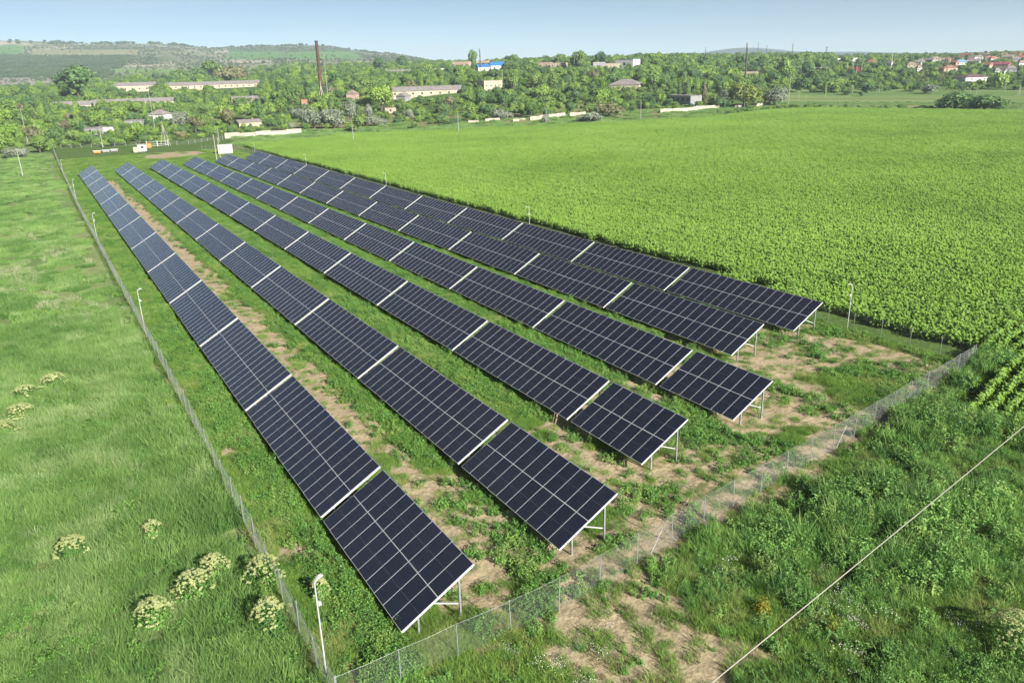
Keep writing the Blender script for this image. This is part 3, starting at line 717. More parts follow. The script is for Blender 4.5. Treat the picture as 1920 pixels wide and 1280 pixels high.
# ---------------------------------------------------------------- wire fences
def fence(name, pts, h, label, step=2.9, brace=None, post_r=.026, wires=True, cap=100):
    root = empty(name, (pts[0][0], pts[0][1], 0)); tag(root, label, 'wire fence')
    L = [0]
    for a, b in zip(pts, pts[1:]): L.append(L[-1]+math.hypot(b[0]-a[0], b[1]-a[1]))
    def P(s): return (np.interp(s, L, [p[0] for p in pts]), np.interp(s, L, [p[1] for p in pts]))
    n = int(L[-1]/step)+1; o = root.location; net = MB(); wr = MB(); pos = []
    for k in range(n+1):
        s = min(k*step, L[-1]); x, y = P(s); pos.append((x, y, T(x, y)+rr.uniform(-.02, .02), s))
    if wires:
        for k in range(n):
            (x0, y0, z0, s0), (x1, y1, z1, s1) = pos[k], pos[k+1]
            if s1-s0 < .01: continue
            def q2(f): return (x0+(x1-x0)*f-o.x, y0+(y1-y0)*f-o.y, z0+(z1-z0)*f+h-.05-.045*math.sin(math.pi*f))
            wr.tube([q2(0), q2(.5), q2(1)], .004, 4, 0, False)
    SS = np.array([p[3] for p in pos]); ZZ = np.array([p[2] for p in pos]); XX = np.array([p[0] for p in pos]); YY = np.array([p[1] for p in pos])
    def w3(s_, hh):     # netting sags and bellies a little between posts
        i = np.clip(np.searchsorted(SS, s_)-1, 0, len(SS)-2); f = (s_-SS[i])/np.maximum(SS[i+1]-SS[i], .01)
        bul = np.sin(np.pi*f)*.05*np.sin(hh*3+i)
        dx, dy = XX[i+1]-XX[i], YY[i+1]-YY[i]; q_ = np.maximum(np.hypot(dx, dy), .01)
        return np.stack([np.interp(s_, SS, XX)-dy/q_*bul-o.x, np.interp(s_, SS, YY)+dx/q_*bul-o.y, np.interp(s_, SS, ZZ)+hh-.045*np.sin(np.pi*f)*hh/h], -1)
    pitch = np.where(SS[-1] > 200, .075, .06) if cap == 100 else .06; st = np.arange(-h, L[-1], float(pitch)); hs_ = np.linspace(.03, h-.05, 5); QV = []
    for sg in (1, -1):
        ss = st[:, None] + (hs_ if sg > 0 else h-hs_)[None, :]; ok_ = (ss >= 0) & (ss <= L[-1]); pw = w3(np.clip(ss, 0, L[-1]), np.broadcast_to(hs_, ss.shape))
        for k in range(4):
            g_ = ok_[:, k] & ok_[:, k+1]; a_, b_ = pw[g_, k], pw[g_, k+1]; d_ = b_-a_; d_ /= np.linalg.norm(d_, axis=1, keepdims=True)
            nrm_ = np.cross(d_, np.array([0, 0, 1.])); nrm_ /= np.linalg.norm(nrm_, axis=1, keepdims=True); u_ = np.cross(nrm_, d_); r_w = .0011
            c3 = [nrm_*math.cos(t)*r_w+u_*math.sin(t)*r_w for t in (0, 2.094, 4.189)]
            for j in range(3): QV.append(np.stack([a_+c3[j], a_+c3[(j+1) % 3], b_+c3[(j+1) % 3], b_+c3[j]], 1))
    QV = np.concatenate(QV); me_ = finish_veg('netting', QV, np.arange(len(QV)*4), np.zeros(len(QV)), M['wirecol']); link('netting', me_, root)
    if wires: wr.build('tension_wire', M['galv'], root)
    b = MB(); b.tube([(0, 0, -.3), (0, 0, h)], post_r, 8); pm = b.mesh('fence_post', M['galv'])
    rest = MB()
    for k, (x, y, z, s) in enumerate(pos):
        ti = (rr.uniform(-.03, .03), rr.uniform(-.03, .03), 0)
        if k < cap: link('post', pm, root, (x-o.x, y-o.y, z), ti)
        else: rest.tube([(x-o.x, y-o.y, z-.3), (x-o.x, y-o.y, z+h)], post_r, 6)
    if rest.v: ro = rest.build('post', M['galv'], root); ro['kind'] = 'stuff'
    for s in (brace or []):
        x, y = P(s); x2, y2 = P(s+1.25); x3, y3 = P(s-1.1)
        for (xa, ya) in ((x2, y2), (x3, y3)):
            b = MB(); b.tube([(xa-o.x, ya-o.y, T(xa, ya)), (x-o.x, y-o.y, T(x, y)+h*.72)], .019, 6); b.build('brace', M['galv'], root)
    return root
fence('wire_fence', [(6.6, 26.4), (6.75, 60), (6.6, 110), (6.4, 200), (7.0, 300), (8.0, 392)], 2.0, 'long wire netting fence running back between the reedy field and the panel rows', 2.9)
fence('wire_fence', FRONT, 2.0, 'wire netting fence along the near ends of the panel rows', 2.9, brace=[19.5, 36.3+3])
fence('wire_fence', [FRONT[-1], (67.4, 80), (67.6, 160), (68, 240), (70, 300), (66, 312)], 2.0, 'wire netting fence between the last panel row and the leafy crop', 3.0)
fence('wire_fence', [(66, 312), (58, 335)], 2.0, 'short wire fence stretch left of the far edge of the crop', 3.0)

# ---------------------------------------------------------------- lamp and camera posts
def cctv_pole(x, y, h, label, rz=0):
    root = empty('camera_pole', (x, y, T(x, y)-.1), rz); tag(root, label, 'camera pole', 'slim white posts along the fences')
    b = MB(); b.tube([(0, 0, 0), (0, 0, h*.5), (0, 0, h)], [.042, .038, .032], 10); b.build('pole', M['whitemetal'], root)
    b = MB(); b.bar((0, 0, h-.03), (.42, .12, h+.12), .07, .05); ar = b.build('arm', M['whitemetal'], root)
    b = MB(); b.box(.2, .5, .03, .16, h+.02, h+.1); b.box(.48, .54, .05, .14, h+.03, h+.09); b.build('lamp_head', M['whitemetal'], root)
    b = MB(); b.box(.03, .14, -.06, .06, h*.76, h*.8); b.tube([(.12, 0, h*.79), (.17, 0, h*.765), (.2, 0, h*.745)], [.07, .065, .02], 10); b.build('camera_dome', M['whitemetal'], root)
    b = MB(); b.box(-.11, .11, -.11, .11, -.05, .03); b.build('base_plate', M['galv'], root)
lb = 'tall white camera pole inside the left fence, '
for yy, t in ((28.8, 'closest to the foot of the field'), (88.5, 'second from the near end'), (149, 'third from the near end'), (208, 'fourth from the near end'), (268, 'farthest back')):
    cctv_pole(FENCE_X+.25 if yy < 30 else FENCE_X+.1, yy, 5.15, lb+t, .4)
lb = 'tall white camera pole beside the crop field, '
for yy, t in ((46.3, 'alone past the end of the last row'), (106.5, 'second from the near end'), (167, 'third from the near end'), (227, 'fourth from the near end'), (287, 'at the far end of the last row')):
    cctv_pole(67.0 if yy < 50 else 67.3, yy, 5.0, lb+t, 2.6)

# ---------------------------------------------------------------- cable across the near corner
b = MB(); A_, B_ = Vector((13.7, 12.4, 9.0)), Vector((37.9, 16.2, 9.05)); dr = (B_-A_)
pts = [A_+dr*t+Vector((0, 0, .35*((t-.5)**2-.25)*.3)) for t in np.linspace(-1.2, 2.2, 30)]
o = b; o.tube(pts, .019, 8); cb = b.build('overhead_cable', M['cable']); tag(cb, 'pale overhead cable crossing above the weeds in the lower right corner', 'cable')
#PART2
# ---------------------------------------------------------------- trees
def crown_mesh(seed, W, H, kind='round', n=1500, leaf=.55, trunk=.18):
    r = np.random.default_rng(seed); v = Veg()
    nl = {'round': 9, 'tall': 8, 'wide': 12, 'bush': 8, 'willow': 9, 'spruce': 1}[kind]
    lobes = []
    for k in range(nl):
        a = r.uniform(0, 6.28); q = r.uniform(.1, .62)
        cz = trunk + (1-trunk)*r.uniform(.32, .74)
        rad = r.uniform(.28, .44)
        if kind == 'tall': q *= .5; cz = trunk+(1-trunk)*(k+.6)/nl*.92; rad = r.uniform(.26, .36)
        if kind in ('wide', 'bush'): q = r.uniform(.2, .8); cz = r.uniform(.25, .62); rad = r.uniform(.28, .42)
        if kind == 'willow': cz = r.uniform(.5, .78)
        lobes.append((q*math.cos(a)*W/2*.9, q*math.sin(a)*W/2*.9, cz*H, rad*W/2*1.15, rad*(H*(1-trunk))*.62))
    if kind != 'spruce': lobes.append((0, 0, H*(.5+trunk*.4), W*.3, H*.33))
    per = n//len(lobes)
    for (cx, cy, cz, rw, rh) in lobes:
        if kind == 'spruce':
            m_ = n; t = r.uniform(0, 1, m_)**.8; a = r.uniform(0, 6.28, m_); rr_ = W/2*(1-t)*r.uniform(.55, 1.05, m_)
            p = np.stack([rr_*np.cos(a), rr_*np.sin(a), H*(.06+.94*t)], 1)
            nr = np.stack([np.cos(a)*.8, np.sin(a)*.8, np.full(m_, .5)], 1)+r.normal(0, .35, (m_, 3)); tt = r.uniform(.1, .9, m_)
            v.leaves(p, nr, leaf*r.uniform(.6, 1.1, m_), leaf*.5, tt, .3, r=r); break
        m_ = int(per*r.uniform(.8, 1.2)); d = r.normal(size=(m_, 3)); d /= np.linalg.norm(d, axis=1, keepdims=True)
        d[:, 2] = np.abs(d[:, 2])*np.where(r.random(m_) < .72, 1, -1)
        k_ = r.uniform(.35, 1, m_)**.35; bump = 1+.22*(vnoise(d[:, 0]*2.3+cx, d[:, 1]*2.3+cz, seed)-.5)*2
        p = np.stack([cx+d[:, 0]*rw*k_*bump, cy+d[:, 1]*rw*k_*bump, cz+d[:, 2]*rh*k_*bump], 1)
        p[:, 2] = np.maximum(p[:, 2], .12)
        nr = d + r.normal(0, .45, (m_, 3)) + np.array([0, 0, .25])
        if kind == 'willow':
            e = 0
            p[:, 2] -= r.uniform(0, 1, m_)**1.5*H*.32*(np.hypot(p[:, 0], p[:, 1])/(W/2)); p[:, 2] = np.maximum(p[:, 2], .3)
        tt = np.clip(.45+.6*(r.random()-.5)+r.uniform(-.18, .18, m_), 0, 1)
        v.leaves(p, nr, leaf*r.uniform(.6, 1.25, m_), leaf*r.uniform(.5, .95, m_), tt, .9 if kind == 'willow' else .15, r=r)
    return v
def trunk_mesh(seed, W, H, kind):
    r = random.Random(seed); b = MB(); t0 = max(.1, W*.035)
    th = H*(.9 if kind == 'spruce' else .55)
    p = [(0, 0, -.4), (r.uniform(-.1, .1), r.uniform(-.1, .1), th*.4), (r.uniform(-.3, .3), r.uniform(-.3, .3), th)]
    b.tube(p, [t0*1.3, t0, t0*.45], 7)
    if kind != 'spruce':
        for k in range(4):
            a = k*1.57+r.uniform(-.5, .5); z0 = th*r.uniform(.35, .7)
            b.tube([(0, 0, z0), (math.cos(a)*W*.16, math.sin(a)*W*.16, z0+H*.13), (math.cos(a)*W*.3, math.sin(a)*W*.3, z0+H*.25)], [t0*.5, t0*.3, t0*.1], 5)
    return b.mesh('trunk', M['trunk'])
TREES = {}
for nm, sd_, W, H, kd, n_, lf, tr in [
    ('round', 1, 9, 10, 'round', 1900, .8, .16), ('round', 2, 9, 9.5, 'round', 1900, .8, .14), ('round', 3, 8, 9, 'round', 1800, .75, .18), ('round', 4, 9.5, 9, 'round', 1900, .8, .12),
    ('wide', 5, 12, 9, 'wide', 2200, .85, .1), ('wide', 6, 11, 8, 'wide', 2200, .8, .1), ('tall', 7, 6, 13, 'tall', 1700, .7, .08), ('tall', 8, 5.5, 11, 'tall', 1500, .7, .1),
    ('bush', 9, 6, 4.2, 'bush', 1200, .5, .02), ('bush', 10, 7, 4, 'bush', 1300, .5, .02), ('bush', 11, 5, 3.6, 'bush', 1100, .45, .02),
    ('willow', 12, 13, 10, 'willow', 3200, .75, .15), ('spruce', 13, 6, 12, 'spruce', 1500, .8, .05)]:
    vg = crown_mesh(sd_, W, H, kd, n_, lf, tr)
    TREES.setdefault(nm, []).append((vg.mesh('crown_'+nm, M['tree_mid']), trunk_mesh(sd_, W, H, kd), W, H, vg))
TR = random.Random(11)
def tree(x, y, H, kind, mat, label, group=None, name='tree', cat='tree', W=None):
    crn, trk, w0, h0, _ = TREES[kind][TR.randrange(len(TREES[kind]))]
    root = empty(name, (x, y, T(x, y)-.05), TR.uniform(0, 6.28)); tag(root, label, cat, group)
    sz = H/h0; sw = (W/w0 if W else sz*TR.uniform(.85, 1.2))
    c = link('crown' if name != 'bush' else 'foliage', crn, root, scl=(sw, sw, sz)); link('trunk' if name != 'bush' else 'stem', trk, root, scl=(sw, sw, sz))
    c.material_slots[0].link = 'OBJECT'; c.material_slots[0].material = M[mat]
    return root
HIDE = []; BLOCK = []       # (px0, px1, py_top, py_bottom, distance): sight of a building that the trees in front leave open
def blocked(px, py, d, hpx, wpx):
    for (a, b_, t, bo, D) in BLOCK:
        if d < D+12 and px+wpx*.42 > a and px-wpx*.42 < b_ and py > t-2 and py-hpx < bo-1: return True
        if abs(d-D) < 16 and a-4 < px < b_+4 and abs(py-bo) < 12: return True
    return False

# ---------------------------------------------------------------- buildings
def gable_roof(b, w_, d_, z0, rise, over=.4, mi=0, hip=0.):
    x0, x1, y0, y1 = -w_/2-over, w_/2+over, -d_/2-over, d_/2+over; hx = hip*(x1-x0)/2
    t = .14
    v = [(x0, y0, z0), (x1, y0, z0), (x1, y1, z0), (x0, y1, z0), (x0+hx, 0, z0+rise), (x1-hx, 0, z0+rise)]
    v += [(p[0], p[1], p[2]-t) for p in v[:4]]
    b.add(v, [(0, 1, 5, 4), (2, 3, 4, 5), (1, 2, 5), (3, 0, 4), (6, 7, 1, 0), (7, 8, 2, 1), (8, 9, 3, 2), (9, 6, 0, 3), (9, 8, 7, 6)], mi)
def windows(root, w_, d_, hgt, n_, ww, wh, sill, side=-1, mat='glassdark', x_off=0.):
    for k in range(n_):
        xc = -w_/2 + w_*(k+.5)/n_ + x_off; y = side*(d_/2+.03)
        b = MB(); b.box(xc-ww/2, xc+ww/2, min(y, y-side*.06), max(y, y-side*.06), sill, sill+wh); o = b.build('window', M[mat], root)
        f = MB()
        for (a0, a1, c0, c1) in ((xc-ww/2-.07, xc+ww/2+.07, sill-.07, sill), (xc-ww/2-.07, xc+ww/2+.07, sill+wh, sill+wh+.07), (xc-ww/2-.07, xc-ww/2, sill, sill+wh), (xc+ww/2, xc+ww/2+.07, sill, sill+wh)):
            f.box(a0, a1, min(y, y+side*.04), max(y, y+side*.04), c0, c1)
        f.build('frame', M['white'], o)
def building(px, py, wm, hm, dm, wall, roof, kind, label, yaw=0., name='house', cat='house', rise=1.8, nw=3, d=None, hid=.4, block=True, ww=1.1, wh=1.2, side_windows=False, group=None):
    """px, py: where the middle of its foot stands in the photograph; yaw turns it from facing the camera"""
    h_ = hit(px, py)
    if h_ and (d is None or (d < 880 and .6*d < h_[1] < 1.6*d)):
        k_ = h_[1]/d if d else 1.; p, d = h_; wm *= k_; hm *= k_; dm *= k_; rise *= k_; ww *= k_; wh *= k_
    else: d = d or 1300; p = spot(px, d)
    az = math.atan2(p[0], p[1])
    root = empty(name, (p[0], p[1], T(p[0], p[1])-.3), -az+R(yaw)); tag(root, label, cat, group)
    H_ = hm+.3; b = MB()
    if kind in ('gable', 'hip') and kind == 'gable':
        b.box(-wm/2, wm/2, -dm/2, dm/2, -1.5, H_)
        b.add([(-wm/2, -dm/2, H_), (-wm/2, dm/2, H_), (-wm/2, 0, H_+rise*.93)], [(0, 2, 1)]); b.add([(wm/2, -dm/2, H_), (wm/2, dm/2, H_), (wm/2, 0, H_+rise*.93)], [(0, 1, 2)])
    else: b.box(-wm/2, wm/2, -dm/2, dm/2, -1.5, H_)
    b.build('wall', M[wall], root); rb = MB()
    if kind == 'gable': gable_roof(rb, wm, dm, H_+.02, rise)
    elif kind == 'hip': gable_roof(rb, wm, dm, H_+.02, rise, hip=min(.8, dm/wm))
    else:
        rb.box(-wm/2-.15, wm/2+.15, -dm/2-.15, dm/2+.15, H_+.003, H_+.28)
    ro = rb.build('roof', M[roof], root)
    if nw: windows(root, wm, dm, H_, nw, ww, wh, max(.9, H_*.38))
    if side_windows:
        for k in range(2):
            yc = -dm/2+dm*(k+.5)/2; wb = MB(); wb.box(-wm/2-.05, -wm/2+.02, yc-.5, yc+.5, H_*.4, H_*.4+1.2); wb.build('window', M['glassdark'], root)
    if kind != 'flat' and wm < 16:
        cb_ = MB(); cx = wm*.22; cb_.box(cx-.3, cx+.3, .2, .75, H_+rise*.45, H_+rise+.7); cb_.build('chimney', M['brickwall'], ro)
    c = math.cos(R(yaw)); hw = (abs(wm*c)+abs(dm*math.sin(R(yaw))))/2*FPX/d
    if hid > .2: HIDE.append((px-hw-4, px+hw+4, 0, py-hm*hid*FPX/d, d))
    if block: BLOCK.append((px-hw, px+hw, py-(hm+(rise if kind != 'flat' else .3))*FPX/d-1, py-hm*hid*FPX/d, d))
    return root, p, d
bl = building
bl(405, 166, 78, 3.2, 12, 'cream', 'slate', 'gable', 'very long low cream barn with grey ridged roof in the upper left woods', 4, 'barn', 'barn', 2.6, 16, d=740, hid=.2)
bl(255, 172, 30, 4.5, 12, 'cream', 'slate', 'gable', 'shorter cream barn at the left end of the very long barn', 4, 'barn', 'barn', 2.4, 6, d=700, hid=.1)
bl(150, 205, 28, 2.6, 10, 'cream', 'slate', 'gable', 'grey roof ridge showing among bushes far left below the round dark tree', 6, 'barn', 'barn', 2.2, 0, d=560, hid=1.)
bl(262, 199, 55, 2.6, 10, 'cream', 'slate', 'gable', 'long thin grey roof hidden in trees behind the white hipped cottage', 4, 'barn', 'barn', 2.4, 0, d=600, hid=1.2)
bl(302, 225, 9, 3.0, 8, 'white', 'slate', 'hip', 'small white cottage with grey hipped roof in the woods behind the kiosk', -38, 'cottage', 'house', 2.4, 2, d=470)
bl(462, 193, 20, 2.6, 9, 'cream', 'slate', 'gable', 'grey barn roof half buried in trees right of the long barn', 5, 'barn', 'barn', 2.0, 0, d=600, hid=1.0)
bl(176, 252, 6, 2.6, 5, 'greywall', 'slate', 'flat', 'ruined concrete shed with pale yard behind the left fence pole', -30, 'ruined_shed', 'shed', 1, 1, d=385)
bl(197, 246, 6, 1.8, 5, 'white', 'slate', 'flat', 'tiny white shed beside the ruined concrete shed', -30, 'shed', 'shed', 1, 0, d=400)
bl(255, 236, 8, 2.6, 6, 'greywall', 'slate', 'flat', 'small grey flat shed in the bushes left of the white cottage', -20, 'shed', 'shed', 1, 0, d=430)
bl(466, 239, 11, 2.6, 7, 'cream', 'slate', 'gable', 'low crumbling cream hut above the left end of the white wall', 18, 'hut', 'hut', 1.3, 1, d=415)
bl(358, 139, 28, 4, 12, 'white', 'paleblue', 'flat', 'pale distant shed between trees behind the very long barn', 3, 'shed', 'shed', 1, 0, d=1120)
bl(592, 133, 40, 8, 20, 'white', 'slate', 'flat', 'long white factory hall behind the rusty chimney', 3, 'factory_hall', 'factory', 1, 7, d=1000, ww=2.2, wh=1.8)
bl(560, 134, 11, 8.4, 20, 'paleblue', 'slate', 'flat', 'blue end block of the white factory left of the rusty chimney', 3, 'factory_block', 'factory', 1, 3, d=985, ww=2, wh=1.4)
bl(532, 142, 9, 4.5, 8, 'white', 'slate', 'flat', 'small white shed left of the blue factory block', 12, 'shed', 'shed', 1, 1, d=900)
bl(790, 180, 52, 3.4, 12, 'cream', 'slate', 'gable', 'long cream barn with pale grey roof in the middle of the woods', 6, 'barn', 'barn', 2.6, 9, d=530, hid=.1)
bl(757, 190, 7, 3.0, 6, 'greywall', 'slate', 'gable', 'dark little gabled shed in front of the long middle barn', 60, 'shed', 'shed', 1.8, 0, d=490)
bl(731, 212, 6, 2.6, 5, 'pinkwall', 'tanroof', 'flat', 'small pinkish hut at the edge of the mown bank', 10, 'hut', 'hut', 1, 1, d=440)
bl(662, 190, 6, 4.5, 6, 'pinkwall', 'tanroof', 'gable', 'tan gabled wall poking out of trees right of the chimney', 70, 'hut', 'hut', 2, 1, d=520, hid=.4)
bl(571, 204, 3.4, 5, 3, 'brickwall', 'redroof', 'flat', 'narrow dark red tower shed among the silver bushes', 10, 'shed', 'shed', 1, 1, d=480)
bl(748, 136, 28, 4, 12, 'greywall', 'slate', 'gable', 'grey barn near the skyline above the long middle barn', 5, 'barn', 'barn', 2.6, 0, d=900, hid=.3)
bl(828, 130, 16, 3.5, 9, 'white', 'slate', 'flat', 'low white wall of a distant shed left of the pink houses', 4, 'shed', 'shed', 1, 2, d=900, hid=.3)
bl(866, 127, 17, 5.5, 10, 'pinkwall', 'tanroof', 'flat', 'pink two storey house left of the blue roofed sheds', -20, 'house', 'house', 1, 4, d=820, hid=.3)
bl(906, 124, 12, 5, 9, 'pinkwall', 'tanroof', 'flat', 'pink house rising behind the two blue roofed sheds', -15, 'house', 'house', 1, 3, d=860, hid=.3)
bl(905, 134, 11, 3.5, 8, 'white', 'blueroof', 'gable', 'smaller shed with bright blue roof beside the pink house', 20, 'shed', 'shed', 2.4, 1, d=720)
bl(932, 131, 13, 3.6, 8, 'white', 'blueroof', 'gable', 'larger open shed with bright blue roof on white posts', 12, 'shed', 'shed', 3, 2, d=730)
bl(918, 168, 14, 5.6, 10, 'cream', 'tanroof', 'flat', 'cream two storey block with small square windows standing above the woods', 30, 'block_house', 'building', 1, 4, d=545, ww=.8, wh=1.1, side_windows=True)
bl(1022, 128, 12, 5, 9, 'pinkwall', 'tanroof', 'flat', 'crumbling tan ruin left of the garages on the ridge', -18, 'ruin', 'ruin', 1, 2, d=760, hid=.3)
bl(1048, 128, 14, 4.6, 9, 'cream', 'tanroof', 'flat', 'crumbling cream ruin next to the garages on the ridge', -18, 'ruin', 'ruin', 1, 3, d=765, hid=.3)
bl(1122, 129, 11, 5, 9, 'greywall', 'white', 'flat', 'dark garage with pale flat roof left of the white hall', 10, 'garage', 'garage', 1, 1, d=730)
bl(1144, 129, 16, 4.4, 9, 'cream', 'slate', 'flat', 'cream garage joined to the big white hall', -4, 'garage', 'garage', 1, 0, d=735)
bl(1177, 129, 18, 7.6, 12, 'white', 'paleblue', 'flat', 'big pale boxy hall with one dark door on the ridge', -32, 'hall', 'hall', 1, 1, d=740, ww=2.4, wh=2.4)
bl(1174, 168, 21, 3.2, 14, 'cream', 'slate', 'hip', 'cream house under a wide grey hipped roof on the wooded slope', -14, 'house', 'house', 3.4, 3, d=560)
bl(1281, 195, 23, 4.8, 8.5, 'greywall', 'slate', 'flat', 'flat roofed grey building with dark window bays and one bright end wall', -50, 'workshop', 'building', 1, 5, d=500, ww=2.4, wh=2.2)
bl(1405, 141, 14, 2.6, 4, 'cream', 'cream', 'flat', 'short cream wall below the tall dark stack', -4, 'shed', 'shed', 1, 0, d=720)
bl(1483, 107, 20, 5, 9, 'brickwall', 'white', 'flat', 'brick house with white parapet left of the switchyard frames', -3, 'house', 'house', 1, 4, d=1000)
bl(1590, 114, 24, 3.6, 10, 'white', 'white', 'gable', 'long house with pale roof behind the red painted switchgear', 8, 'house', 'house', 3.2, 3, d=1050)
bl(1632, 119, 12, 4, 9, 'white', 'redroof', 'hip', 'white house with dark red hipped roof right of the switchgear', 20, 'house', 'house', 3.4, 2, d=980)
bl(1642, 124, 6, 3.6, 6, 'white', 'slate', 'gable', 'white gabled cottage in front of the dark red roofed house', 65, 'cottage', 'house', 2.2, 1, d=900)
VIL = [(1668, 122, 6, 'white', 'slate', 'tiny white cottage right of the leaning white mast'), (1708, 125, 11, 'cream', 'tanroof', 'tan roofed house at the left foot of the village'),
 (1722, 121, 7, 'white', 'slate', 'white house with grey roof above the reddish pylons'), (1722, 132, 6, 'white', 'tanroof', 'small bright white hut between the reddish pylons'),
 (1743, 116, 12, 'greywall', 'slate', 'grey roofed house left of the orange roofed one'), (1752, 105, 14, 'cream', 'tanroof', 'tan roofed house high on the village slope at left'),
 (1773, 116, 11, 'cream', 'tanroof', 'tan house right above the orange roofed one'), (1776, 132, 17, 'pinkwall', 'terra', 'wide low house with orange tiled roof'),
 (1788, 121, 8, 'brickwall', 'terra', 'brick house touching the pale blue roof'), (1801, 120, 17, 'white', 'paleblue', 'house with pale blue sheet roof in the village'),
 (1812, 99, 13, 'cream', 'redroof', 'red roofed house near the skyline above the blue roof'), (1817, 106, 11, 'pinkwall', 'darkroof', 'brown roofed house below the skyline red roof'),
 (1823, 111, 10, 'white', 'tanroof', 'white house just right of the pale blue roof'), (1836, 110, 9, 'white', 'slate', 'white house with grey roof, second right of the pale blue roof'),
 (1830, 118, 9, 'white', 'slate', 'grey roofed cottage below the pair of white houses'), (1822, 150, 26, 'white', 'darkroof', 'large white house with dark brown roof beside the meadow trees'),
 (1850, 126, 10, 'pinkwall', 'terra', 'pinkish gabled house left of the raspberry roof'), (1852, 112, 10, 'pinkwall', 'terra', 'orange tinted house above the pinkish gabled one'),
 (1873, 125, 22, 'pinkwall', 'redroof', 'big house with raspberry red hipped roof'), (1868, 138, 7, 'white', 'slate', 'bright white cottage under the raspberry roof'),
 (1880, 138, 5, 'white', 'slate', 'tiny white shed right of the bright white cottage'), (1894, 133, 11, 'greywall', 'slate', 'grey house right of the raspberry roof'),
 (1889, 110, 14, 'cream', 'tanroof', 'tan hipped house above the raspberry roof'), (1880, 98, 12, 'pinkwall', 'terra', 'salmon roofed house close to the skyline'),
 (1903, 98, 13, 'white', 'redroof', 'red roofed house on the skyline at far right'), (1905, 114, 11, 'greywall', 'slate', 'slate roofed house under the skyline red roof'),
 (1917, 103, 10, 'pinkwall', 'terra', 'terracotta roofed house cut by the right picture edge'), (1914, 122, 10, 'white', 'tanroof', 'pale house low at the right picture edge'),
 (1760, 96, 10, 'cream', 'slate', 'lone pale house on the skyline left of the village'), (1725, 108, 9, 'white', 'slate', 'white fronted house above the left pylons'),
 (1795, 104, 10, 'cream', 'darkroof', 'brown roofed house above the pale blue roof'), (1862, 104, 11, 'white', 'terra', 'orange roofed white house below the skyline trees'),
 (1845, 98, 10, 'cream', 'tanroof', 'tan roofed house on the skyline in the middle of the village'), (1935, 112, 12, 'cream', 'redroof', 'red roofed house just past the right picture edge')]
for i, (px, py, wm, wl, rf, lb_) in enumerate(VIL):
    yy = py+2
    if yy < 112: bl(px, yy, wm*1.0, 3.6, wm*.62, wl, rf, 'hip' if i % 2 else 'gable', lb_, (-30, 15, -10, 35)[i % 4], 'house', 'house', 2.6, 2, d=1000+(112-yy)*24, hid=.15, group='houses of the hillside village')
    else: bl(px, yy, wm*.85, 3.2, wm*.6, wl, rf, 'hip' if i % 2 else 'gable', lb_, (-30, 15, -10, 35)[i % 4], 'house', 'house', 2.4, 2, hid=.15, group='houses of the hillside village')

# long broken white wall along the far side of the field
def wall_run(ptspx, h, label, t=.3, mat='limewall', gap=None):
    P_ = [hit(*p)[0] for p in ptspx]; root = empty('boundary_wall', tuple(P_[0])); tag(root, label, 'wall'); o = P_[0]
    for a, b2 in zip(P_, P_[1:]):
        L_ = np.hypot(*(b2-a)[:2]); n_ = max(1, int(L_/6)); b = MB()
        for k in range(n_):
            p, q = a+(b2-a)*k/n_, a+(b2-a)*(k+.985)/n_
            z0 = min(T(p[0], p[1]), T(q[0], q[1])); hh = h*rr.uniform(.86, 1.04)
            dx, dy = (q-p)[:2]/np.hypot(*(q-p)[:2])*t/2
            v = [(p[0]-dy, p[1]+dx), (q[0]-dy, q[1]+dx), (q[0]+dy, q[1]-dx), (p[0]+dy, p[1]-dx)]
            b.add([(x-o[0], y-o[1], z0-o[2]-.6) for x, y in v]+[(x-o[0], y-o[1], z0-o[2]+hh) for x, y in v], [(0, 1, 2, 3), (7, 6, 5, 4), (0, 4, 5, 1), (1, 5, 6, 2), (2, 6, 7, 3), (3, 7, 4, 0)])
        b.build('wall_section', M[mat], root)
wall_run([(422, 260), (480, 257), (566, 251)], 2.5, 'long clean white wall behind the left end of the crop field')
wall_run([(878, 232), (898, 231)], 1.5, 'short broken stub of white wall left of the crop field pole')
wall_run([(910, 229), (938, 226)], 1.9, 'low white wall piece behind the middle of the crop')
wall_run([(962, 228), (985, 226)], 1.4, 'crumbled low white wall piece right of the taller stub')
wall_run([(994, 226), (1060, 219)], 2.2, 'white wall piece left of the grey bushes at the crop edge')
wall_run([(1068, 218), (1098, 215)], 1.8, 'white wall piece just behind the grey bushes')
wall_run([(1238, 212), (1290, 209), (1320, 205), (1358, 203)], 2.2, 'whitish wall below the grey flat roofed building')
wall_run([(1378, 203), (1390, 202)], 1.8, 'white wall stub under the weeping willow')
wall_run([(1418, 201), (1444, 196)], 2.0, 'white wall end right of the weeping willow')

